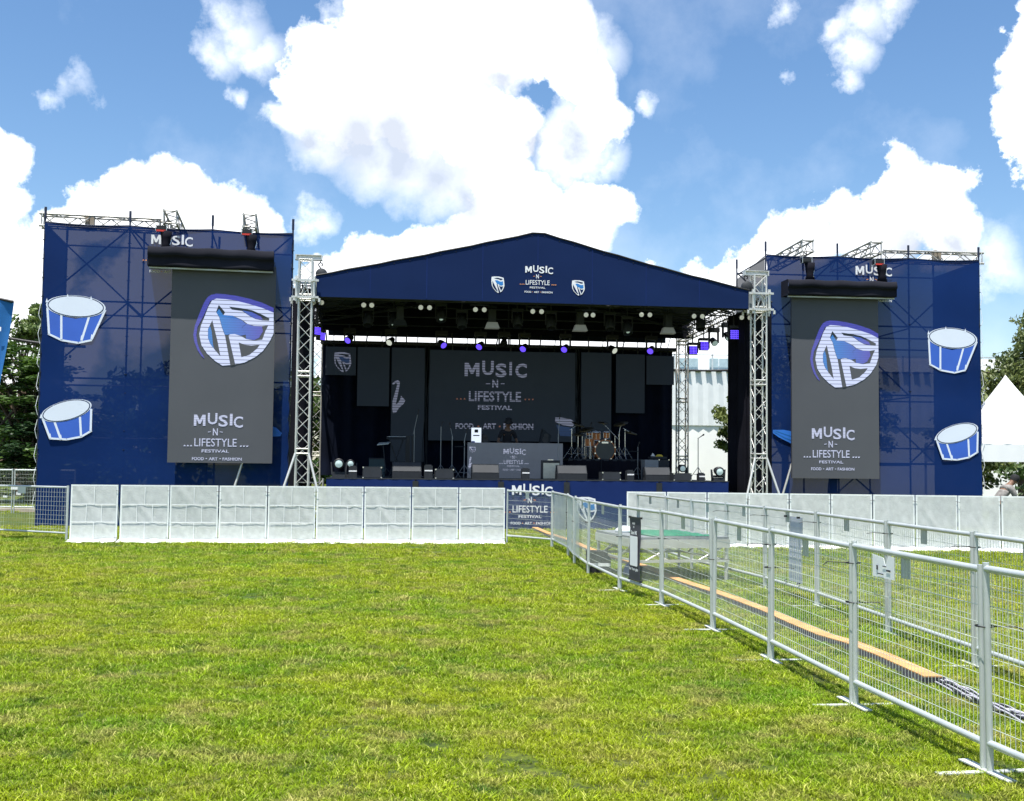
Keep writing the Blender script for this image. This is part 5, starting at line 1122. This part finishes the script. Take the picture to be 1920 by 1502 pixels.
tm = Thing('green_mat', 'green mat spread on top of the low platform', 'mat', O+Vector((0, 0, PZ+.004)), ang, (0, 0, 0)); tm.part('mat_cloth', MB().sheet(lambda u, q: (.28+u*(Lx-.45), .12+q*(Ly-.3)+.04*math.sin(u*5), .006+.006*math.sin(u*30)*math.sin(q*25)), 20, 20), m_green)
t = Thing('cloth_bundle', 'white cloth bundle on the left corner of the low platform', 'cloth', O+Vector((-.05, 1.3, PZ)), ang, (0, 0, 0)); mb = MB().lathe([(.14, .0), (.16, .03), (.10, .08), (.04, .10), (0, .10)], (0, 0, 0), 12); t.part('cloth', mb, m_paper)
for x, y, z in [(v.co.x, v.co.y, v.co.z) for v in t.o.children[0].data.vertices][:0]: pass
p = gnd(1122, 1076); t = Thing('ground_speaker', 'black speaker with white tape strip standing on the grass behind the fence', 'speaker', p, .1, (0, 0, 0)); t.part('cabinet', MB().poly([(-.17, -.15, 0), (.17, -.15, 0), (.17, -.15, .24), (.11, -.15, .36), (-.17, -.15, .36)], (0, 1, 0), .34), m_rubber); t.part('tape_strip', MB().bb(-.165, .165, -.156, -.151, .13, .18), m_paper)
p = gnd(1183, 1081); t = Thing('blue_bag', 'small blue plastic bag on the grass by the platform', 'bag', p, .2, (0, 0, 0)); t.part('bag_body', MB().lathe([(0, 0), (.11, .0), (.13, .06), (.10, .16), (.04, .22), (0, .20)], (0, 0, 0), 10), m_blue)
RP = [(1750,1277),(1660,1236),(1600,1212),(1545,1196),(1490,1173),(1440,1150),(1390,1131),(1340,1113),(1290,1097),(1252,1083),(1212,1066),(1170,1052),(1120,1038),(1065,1014),(1030,1003),(1000,990)]
t = None
for i in range(len(RP)-1):
    a = gnd(*RP[i], .03); b = gnd(*RP[i+1], .03); a.z = b.z = 0; d = b-a; L_ = d.length; n = max(1, round(L_/.9))
    for k in range(n):
        q = a+d*(k/n); l = L_/n
        if t is None:
            t = Thing('cable_ramp', 'orange lidded cable ramp section, last one before the bare cables', 'cable ramp', q, math.atan2(d.y, d.x), (0, 0, 0), 'orange lidded cable ramp sections along the fence')
            pr_ = [(-.13, 0), (-.075, .058), (.075, .058), (.13, 0)]; vs = [(x, y, z) for x in (0, 1) for y, z in pr_]; t.part('rubber_base', MB().add(vs, [(0, 1, 2, 3), (7, 6, 5, 4), (0, 4, 5, 1), (1, 5, 6, 2), (2, 6, 7, 3), (3, 7, 4, 0)]), m_rubber)
            t.part('lid', MB().bb(0.004, .996, -.075, .075, .059, .069), m_ramp); t.o.scale.x = l; r0 = t.o; cnt = 1
        else:
            cnt += 1; dup(r0, q, math.atan2(d.y, d.x), 'orange lidded cable ramp section, number %d counted from the bare cable end' % cnt, (l*1.01, 1, 1))
CB = [(1752,1278),(1775,1290),(1810,1306),(1850,1328),(1890,1342),(1940,1362),(2020,1400)]
t = Thing('cable_bundle', 'bundle of pale and black cables running out of the ramp to the right edge', 'cables', gnd(1752, 1278), 0, tuple(gnd(1752, 1278)), None)
pr = random.Random(5)
for mm, nn, nm in ((m_cableg, 7, 'pale_cables'), (m_black, 5, 'black_cables')):
    mb = MB()
    for k in range(nn):
        off = pr.uniform(-.07, .07); ph = pr.uniform(0, 6); pts_ = []
        C_ = [gnd(*q) for q in CB]
        for i in range(len(C_)-1):
            for j in range(5): 
                u = (i+j/5); q = C_[i].lerp(C_[i+1], j/5); w_ = .06*math.sin(u*1.7+ph); pts_.append((q.x+(off+w_)*.6, q.y+(off+w_), .02+.02*abs(math.sin(u*2+ph))))
        mb.path(pts_, .008, 5)
    t.part(nm, mb, mm)

# ------------------------------------------------------------------ people
def body(name, joints, bones, m, parent, root=0, sub=2):
    me = bpy.data.meshes.new(name); me.from_pydata([j[0] for j in joints], bones, []); ob = bpy.data.objects.new(name, me); C.objects.link(ob)
    md = ob.modifiers.new('skin', 'SKIN'); md.use_smooth_shade = True
    if not me.skin_vertices: bpy.context.view_layer.objects.active = ob
    for i, j in enumerate(joints): s_ = me.skin_vertices[0].data[i]; s_.radius = (j[1], j[2] if len(j) > 2 else j[1]); s_.use_root = (i == root)
    ob.modifiers.new('sub', 'SUBSURF').levels = sub; ob.modifiers['sub'].render_levels = sub
    dg = bpy.context.evaluated_depsgraph_get(); dg.update(); me2 = bpy.data.meshes.new_from_object(ob.evaluated_get(dg)); bpy.data.objects.remove(ob)
    o = bpy.data.objects.new(name, me2); C.objects.link(o); me2.materials.clear(); me2.materials.append(m); o.parent = parent
    for p_ in me2.polygons: p_.use_smooth = True
    return o
def person(label, loc, rz, bend, armL, armR, top_m, hat, leg_m):
    """bend: forward lean of the trunk in degrees (+y is forward)"""
    t = Thing('person', label, 'person', loc, rz, (0, 0, 0)); b = R(bend)
    def T(x, y, z):                     # trunk point given upright, rotated about the hip
        z -= .92; return (x, y*math.cos(b)+z*math.sin(b), .92-y*math.sin(b)+z*math.cos(b))
    hip = (0, 0, .92)
    J = [(hip, .14, .10), (T(0, 0, 1.12), .125, .095), (T(0, 0, 1.32), .15, .10), (T(0, 0, 1.43), .09, .07), (T(0, .015, 1.52), .052, .055), (T(0, .03, 1.60), .072, .085), (T(0, .035, 1.69), .075, .09), (T(0, .03, 1.75), .05, .06),
         ((-.09, 0, .86), .085), ((-.10, .02, .48), .055), ((-.11, -.01, .09), .038), ((-.11, .13, .035), .034), ((.09, 0, .86), .085), ((.10, .02, .48), .055), ((.11, -.01, .09), .038), ((.11, .13, .035), .034),
         (T(-.17, 0, 1.40), .055), (armL[0], .040), (armL[1], .028), (T(.17, 0, 1.40), .055), (armR[0], .040), (armR[1], .028)]
    E = [(0, 1), (1, 2), (2, 3), (3, 4), (4, 5), (5, 6), (6, 7), (0, 8), (8, 9), (9, 10), (10, 11), (0, 12), (12, 13), (13, 14), (14, 15), (3, 16), (16, 17), (17, 18), (3, 19), (19, 20), (20, 21)]
    n0 = len(J)
    for hi, arm, sg in ((18, armL, -1), (21, armR, 1)):
        w = Vector(arm[1]); d = (w-Vector(arm[0])).normalized(); sd = Vector((1, 0, 0)) if abs(d.x) < .8 else Vector((0, 1, 0)); dn = d.cross(sd).normalized()
        pal = w+d*.06; i0 = len(J); J.append((tuple(pal), .030, .016)); E.append((hi, i0))
        for k, ln in enumerate((.070, .080, .075, .058)):
            o_ = sd*((k-1.5)*.018); a1 = pal+d*.03+o_; a2 = pal+d*(.03+ln*.55)+o_-dn*.006; a3 = pal+d*(.03+ln)+o_-dn*.022
            i = len(J); J += [(tuple(a1), .009), (tuple(a2), .008), (tuple(a3), .007)]; E += [(i0, i), (i, i+1), (i+1, i+2)]
        i = len(J); a1 = w+d*.03-sd*sg*.03; J += [(tuple(a1), .010), (tuple(a1+d*.035-sd*sg*.018), .009)]; E += [(i0, i), (i, i+1)]
    bd = body('body', J, E, m_skin, t.o)
    hd = Vector(T(0, .035, 1.66)); up = Vector(T(0, 0, 2))-Vector(T(0, 0, 1)); fw = Vector(T(0, 1, 1))-Vector(T(0, 0, 1))
    fc = MB()
    for sx_ in (-1, 1): fc.lathe([(0, .008), (.010, .004), (.013, 0)], hd+Vector((sx_*.032, 0, 0))+fw*.078+up*.0, 8, axis=fw)
    t.part('eyes', fc, m_paper, bd)
    t.part('nose_and_mouth', MB().tube(hd+fw*.075+up*.01, hd+fw*.105-up*.03, .007, 6, r2=.013).tube(hd+fw*.082-up*.06-Vector((.022, 0, 0)), hd+fw*.082-up*.06+Vector((.022, 0, 0)), .006), mat('lips', (.09, .035, .03), .6), bd)
    t.part('ears', MB().disc(hd+Vector((.076, 0, 0))-up*.01, (1, 0, 0), .028, .012, 10).disc(hd-Vector((.076, 0, 0))-up*.01, (1, 0, 0), .028, .012, 10), m_skin, bd)
    if hat == 'bucket': t.part('bucket_hat', MB().lathe([(.150, .0), (.105, .045), (.095, .13), (.05, .145), (0, .147)], hd+up*.025, 20, axis=up+fw*.15), m_tee)
    else: t.part('hair', MB().lathe([(.088, -.05), (.100, .0), (.098, .06), (.07, .10), (0, .118)], hd+up*.02-fw*.012, 18, axis=up-fw*.25), m_hair)
    TJ = [((0, 0, .90), .155, .118), (T(0, 0, 1.12), .150, .118), (T(0, 0, 1.32), .175, .125), (T(0, 0, 1.41), .115, .09), (T(-.18, 0, 1.39), .075), (tuple(Vector(T(-.17, 0, 1.40)).lerp(Vector(armL[0]), .72)), .062), (T(.18, 0, 1.39), .075), (tuple(Vector(T(.17, 0, 1.40)).lerp(Vector(armR[0]), .72)), .062)]
    body('t_shirt', TJ, [(0, 1), (1, 2), (2, 3), (3, 4), (4, 5), (3, 6), (6, 7)], top_m, t.o)
    LJ = [((0, 0, .93), .150, .115), ((-.09, 0, .84), .105), ((-.10, .02, .48), .075), ((-.11, -.01, .12), .055), ((.09, 0, .84), .105), ((.10, .02, .48), .075), ((.11, -.01, .12), .055)]
    body('trousers', LJ, [(0, 1), (1, 2), (2, 3), (0, 4), (4, 5), (5, 6)], leg_m, t.o)
    t.part('shoes', MB().box((-.11, .05, .035), (.09, .26, .07)).box((.11, .05, .035), (.09, .26, .07)), m_black)
    return t
p = S.L(950, 820, DV+1.15)
person('person in black t-shirt and bucket hat standing at the DJ booth', S.W(p.x, DV+1.15, DZ), S.a+math.pi+.1, 14, ((-.30, .12, 1.08), (-.20, .38, 1.02)), ((.30, .12, 1.08), (.16, .40, 1.00)), m_tee, 'bucket', m_black)
pw = at(1866, 930, 26.2)
person('person in pale patterned shirt bending forward behind the right barrier row', (pw.x, 26.2, 0), R(-78), 40, ((-.20, .42, .98), (-.12, .55, .78)), ((.20, .42, .98), (.12, .55, .78)), m_shirt, 'hair', m_tee)

# ------------------------------------------------------------------ surroundings
def tree(name, label, x, y, h, crown, nclus, leaf, m, seed, trunk=.18, group=None, nl=70, flat=1.0):
    r_ = np.random.default_rng(seed); t = Thing(name, label, 'tree', (x, y, 0), 0, (0, 0, 0), group); tr = MB()
    top = Vector((r_.uniform(-.3, .3), r_.uniform(-.3, .3), h*.62)); k = 5; P = [Vector((0, 0, 0)).lerp(top, i/k)+Vector((r_.uniform(-.1, .1), r_.uniform(-.1, .1), 0)) for i in range(k+1)]
    for i in range(k): tr.tube(P[i], P[i+1], trunk*(1-.13*i), 9, 0, trunk*(1-.13*(i+1)))
    V = []; nrm = []
    cs = []
    for i in range(nclus):
        c = crown[r_.integers(len(crown))]; d = r_.normal(size=3); d /= np.linalg.norm(d); rr = r_.uniform(.45, 1.05)
        cs.append((np.array(c[:3])+d*np.array(c[3:6])*rr, r_.uniform(.35, .75)*min(c[3], 1.6)*.62))
    for i, (c, r) in enumerate(cs):
        if i % 3 == 0: a = P[int(r_.integers(2, k+1))]; mid = a.lerp(Vector(c), .5)+Vector((0, 0, .15)); tr.tube(a, mid, trunk*.28, 5, 0, trunk*.16); tr.tube(mid, Vector(c), trunk*.16, 5, 0, trunk*.05)
        q = r_.normal(size=(nl, 3)); q /= np.linalg.norm(q, axis=1)[:, None]; q *= (r_.uniform(0, 1, (nl, 1))**.45)*r; q[:, 2] *= .6*flat; ctr = c+q
        u = r_.normal(size=(nl, 3)); u /= np.linalg.norm(u, axis=1)[:, None]; w = np.cross(u, r_.normal(size=(nl, 3))); w /= np.linalg.norm(w, axis=1)[:, None]; s_ = leaf*r_.uniform(.6, 1.3, (nl, 1))
        if flat < .9: u[:, 2] *= .25; w[:, 2] *= .25
        V.append(np.stack([ctr-u*s_, ctr+w*s_*.5, ctr+u*s_, ctr-w*s_*.5], 1))
    t.part('trunk', tr, m_bark)
    V = np.concatenate(V); n = len(V); me = bpy.data.meshes.new('crown'); me.vertices.add(4*n); me.vertices.foreach_set('co', V.astype(np.float32).ravel()); me.loops.add(4*n); me.loops.foreach_set('vertex_index', np.arange(4*n, dtype=np.int32)); me.polygons.add(n); me.polygons.foreach_set('loop_start', np.arange(0, 4*n, 4, dtype=np.int32)); me.update(calc_edges=True); me.materials.append(m)
    o = bpy.data.objects.new('crown', me); C.objects.link(o); o.parent = t.o; return t
G1 = 'trees behind the left banner tower'; G2 = 'trees behind the right banner tower'
tree('shade_tree', 'dark layered shade tree left of the left banner tower', -19.2, 46, 7, [(0,0,3.6,3.4,3,2.4),(1.2,-.8,2.2,3,2.6,1.6),(-1,0,5.2,2.2,2,1.3),(0,-.5,1.3,3.3,2.6,1.1)], 270, .17, m_leafd, 11, .3, G1, 90, .55)
tree('shade_tree', 'light green tree top peeping above the dark shade tree at the left edge', -23.6, 55, 9.5, [(0,0,6.2,2.2,2,2.6),(.8,0,8.2,1.1,1,1)], 60, .14, m_leaf, 12, .25, G1, 60)
tree('shade_tree', 'tree seen through the left banner tower scrim beside the drum prints', -14.5, 48, 6.5, [(0,0,3.6,3,2.6,2.2)], 110, .16, m_leafd, 13, .3, G1, 80)
tree('shade_tree', 'tree seen through the left banner tower scrim behind the LED screen', -9.5, 50, 6, [(0,0,3.4,2.6,2.6,2.0)], 90, .16, m_leaf, 14, .25, G1, 70)
tree('shade_tree', 'tree seen between the left truss towers', -6.2, 58, 5.4, [(0,0,3,2.3,2,1.8)], 80, .15, m_leafd, 15, .25, G1, 70)
tree('shade_tree', 'tall olive green tree at the right edge behind the white tent', 22.3, 50, 9.5, [(0,0,4,2.4,2.2,2.6),(.5,0,6.8,1.3,1.2,1.8),(-.4,0,5.6,1.9,1.6,1.0)], 130, .11, m_leafo, 21, .22, G2, 70)
tree('shade_tree', 'lower bushy tree between the right banner tower and the tall olive tree', 19.6, 48, 6.0, [(0,0,3.2,2.1,2,2.2)], 90, .12, m_leafo, 22, .2, G2, 70)
tree('shade_tree', 'dark tree under the white tent edge at the right', 21.5, 42, 3.4, [(0,0,1.6,3.0,2,1.3)], 90, .12, m_leaf, 23, .2, G2, 70)
tree('shade_tree', 'tree seen through the right banner tower scrim', 14.6, 52, 6.5, [(0,0,4,3,2.4,2.4)], 90, .14, m_leafo, 24, .25, G2, 70)
tree('shade_tree', 'leafy tree in front of the white building seen through the stage side opening', 8.95, 45, 5.6, [(-.25,0,3.4,.75,1,1.3),(.3,0,4.4,.8,.8,1.2),(-.5,0,2.7,.5,.6,.5)], 44, .10, m_leafo, 25, .12, None, 60)
tree('shade_tree', 'tree seen through the upper left part of the right banner tower scrim', 11.2, 47, 7.6, [(0,0,5,1.7,1.6,2.4)], 60, .13, m_leafo, 26, .2, G2, 60)
# white building with corrugated upper wall
Y0 = 60; t = Thing('white_building', 'white shed with corrugated upper wall behind the stage side opening', 'building', (17, Y0, 0), 0, (0, 0, 0)); x0, x1 = -8.6, 16
zb1 = at(1320, 798, Y0).z; zt = at(1320, 697, Y0).z
t.part('lower_wall', MB().bb(x0, x1, 0, 12, 0, zb1), m_wall)
cg = MB(); n = 90; vs = []; 
for i in range(n+1): vs += [(x0+(x1-x0)*i/n, -.05-.05*(i % 2), zb1), (x0+(x1-x0)*i/n, -.05-.05*(i % 2), zt)]
cg.add(vs, [(2*i, 2*i+2, 2*i+3, 2*i+1) for i in range(n)]); cg.bb(x0, x1, .0, 12, zb1+.002, zt-.01); t.part('corrugated_wall', cg, m_wall2)
re = MB()
for i in range(n//2): re.box((x0+(x1-x0)*(i+.5)*2/n, -.1, zt+.03), ((x1-x0)/n*1.1, .3, .09))
t.part('roof_edge', re, m_gear2)
t = Thing('office_block', 'pale glazed upper block behind the white shed', 'building', (22, 78, 0), 0, (0, 0, 0)); zt2 = at(1320, 668, 78).z; t.part('wall', MB().bb(-11.2, 14, 0, 10, 0, zt2), m_wall)
for k in range(6):
    x = -10.6+k*2.1; wn = t.part('window', MB().bb(x, x+1.3, -.05, 0, zt2-1.25, zt2-.15), m_glass); t.part('window_frame', MB().bb(x+.6, x+.66, -.08, -.05, zt2-1.25, zt2-.15), m_frame, wn)
rl = MB().bb(-11.2, 14, -.35, -.28, zt2-1.5, zt2-1.42).bb(-11.2, 14, -.35, -.28, zt2+.02, zt2+.1)
for k in range(9): rl.bb(-11+k*2.6, -10.9+k*2.6, -.35, -.28, zt2-2.6, zt2+.1)
t.part('railing', rl, m_galv)
def wire(label, pa, pb, sag, r=.03):
    t = Thing('overhead_cable', label, 'cable', pa, 0, tuple(pa), None); t.part('cable', MB().path([tuple(pa.lerp(pb, i/12)-Vector((0, 0, sag*4*(i/12)*(1-i/12)))) for i in range(13)], r), m_black); return t
wire('black overhead cable in front of the white building roof', at(1240, 692, 54), at(1450, 688, 54), .12, .05); wire('dark overhead cable left of the left banner tower', at(-40, 622, 40), at(160, 650, 40), .1, .05)
# tent
tp = at(1879, 703, 36); Lf = at(1832, 864, 34); hw = 3.1/2+.1; ez = at(1879, 866, 34).z; tx = tp.x+.1
t = Thing('peaked_tent', 'white peaked tent right of the right banner tower', 'tent', (tx, 36, 0), 0, (0, 0, 0)); hw = abs(at(1838, 800, 34).x-at(1879, 800, 34).x)*2.8; vz = ez+.0
zv = at(1838, 832, 34).z
def cone(u, q):
    a_ = u*4; i = int(a_) % 4; f_ = a_-int(a_) if u < 1 else 0; cr = [(-hw, -2), (hw, -2), (hw, 2), (-hw, 2)]; x = cr[i][0]*(1-f_)+cr[(i+1) % 4][0]*f_; y = cr[i][1]*(1-f_)+cr[(i+1) % 4][1]*f_
    k = (1-q)**1.0; z = zv+(tp.z-zv)*(q**1.6); return (x*k+.0001, y*k, z)
t.part('roof_canvas', MB().sheet(cone, 32, 14), m_tent)
wv = MB(); wv.sheet(lambda u, q: (-hw+u*2*hw, -2-.01*math.sin(u*40), ez+q*(zv-ez)), 30, 2); wv.sheet(lambda u, q: (-hw, -2+4*u, ez+q*(zv-ez)), 6, 2); wv.sheet(lambda u, q: (hw, -2+4*u, ez+q*(zv-ez)), 6, 2); t.part('wall_canvas', wv, m_tent)
for x in (-hw, hw):
    for y in (-2, 2): t.part('pole', MB().tube((x, y, 0), (x, y, zv), .04), m_alu)
# feather flag at the left edge
a = at(-60, 548, 24); b = at(25.5, 566, 24); c = at(-2, 740, 24); d_ = at(-60, 760, 24)
t = Thing('feather_flag', 'blue banner flag cut by the left edge of the photo', 'flag', (a.x-.1, 24, 0), 0, (a.x-.1, 24, 0))
def fl(u, q):
    l = a.lerp(d_, q); r = b.lerp(c, q); p_ = l.lerp(r, u); return (p_.x, 24+.04*math.sin(u*7+q*4), p_.z)
t.part('flag_cloth', MB().sheet(fl, 10, 16), m_flag); t.part('pole', MB().tube((a.x-.02, 24, 0), (a.x-.02, 24, a.z+.1), .025), m_galv); t.part('top_sleeve', MB().tube(a+Vector((0, -.02, 0)), b+Vector((0, -.02, 0)), .03), m_black)
q_ = at(-1, 617, 23.93); t.part('print_marks', MB().box((q_.x, 23.93, q_.z), (.07, .004, .09)), m_white)
# far left: fence with plates, kerb, road
rd = MB().add([(-60, 38, .004), (-14, 38, .004), (-14, 44, .004), (-60, 44, .004)], [(0, 1, 2, 3)]); o = rd.build('road', m_tar); o['kind'] = 'structure'
kb = MB().bb(-60, -13, 37.6, 38, .0, .12); o = kb.build('kerb', m_kerb); o['kind'] = 'structure'
fa = at(0, 946, 36.5); 
for k in range(2):
    dup(fp, Vector((-17.9+k*2.0-.0, 36.6, .0)), 0, 'far mesh fence panel behind the left edge fence, %s one' % ('left', 'right')[k], (2.0/PL, 1, 1.22), 'far mesh fence panels by the road')
t = Thing('notice_board', 'white notice sheets tied to the far fence by the road', 'notice', (-15.6, 36.55, 0), 0, (0, 0, 0))
p1 = at(33, 914, 36.55); t.part('large_sheet', MB().bb(p1.x+15.6-.21, p1.x+15.6+.21, -.01, .0, p1.z-.07, p1.z+.07), m_paper); p1 = at(35, 925, 36.55); t.part('small_sheet', MB().bb(p1.x+15.6-.07, p1.x+15.6+.07, -.01, .0, p1.z-.05, p1.z+.04), m_paper); p1 = at(10, 931, 36.55); t.part('small_sheet', MB().bb(p1.x+15.6-.07, p1.x+15.6+.07, -.01, .0, p1.z-.03, p1.z+.03), m_paper)
# far tree belt closing the horizon
fb = []
r_ = np.random.default_rng(99)
for side, xr, yy in (('left', (-90, -20), 75), ('right', (24, 95), 75), ('mid', (-22, 9), 95), ('rmid', (14, 60), 100)):
    n = 9000; x = r_.uniform(*xr, n); hh = 4.2+1.6*np.sin(x*.5)+1.0*np.sin(x*1.3+1); z = r_.uniform(0, 1, n)**.8*hh; y = yy+r_.uniform(-2, 2, n); fb.append(np.stack([x, y, z], 1))
P_ = np.concatenate(fb); n = len(P_); u = r_.normal(size=(n, 3)); u /= np.linalg.norm(u, axis=1)[:, None]; w = np.cross(u, r_.normal(size=(n, 3))); w /= np.linalg.norm(w, axis=1)[:, None]; s_ = r_.uniform(.3, .6, (n, 1))
V = np.stack([P_-u*s_, P_+w*s_*.6, P_+u*s_, P_-w*s_*.6], 1); me = bpy.data.meshes.new('far_trees'); me.vertices.add(4*n); me.vertices.foreach_set('co', V.astype(np.float32).ravel()); me.loops.add(4*n); me.loops.foreach_set('vertex_index', np.arange(4*n, dtype=np.int32)); me.polygons.add(n); me.polygons.foreach_set('loop_start', np.arange(0, 4*n, 4, dtype=np.int32)); me.update(calc_edges=True); me.materials.append(m_leafd)
o = bpy.data.objects.new('far_trees', me); C.objects.link(o); o['kind'] = 'stuff'; o['label'] = 'distant dark belt of trees closing the field behind the stage'; o['category'] = 'trees'
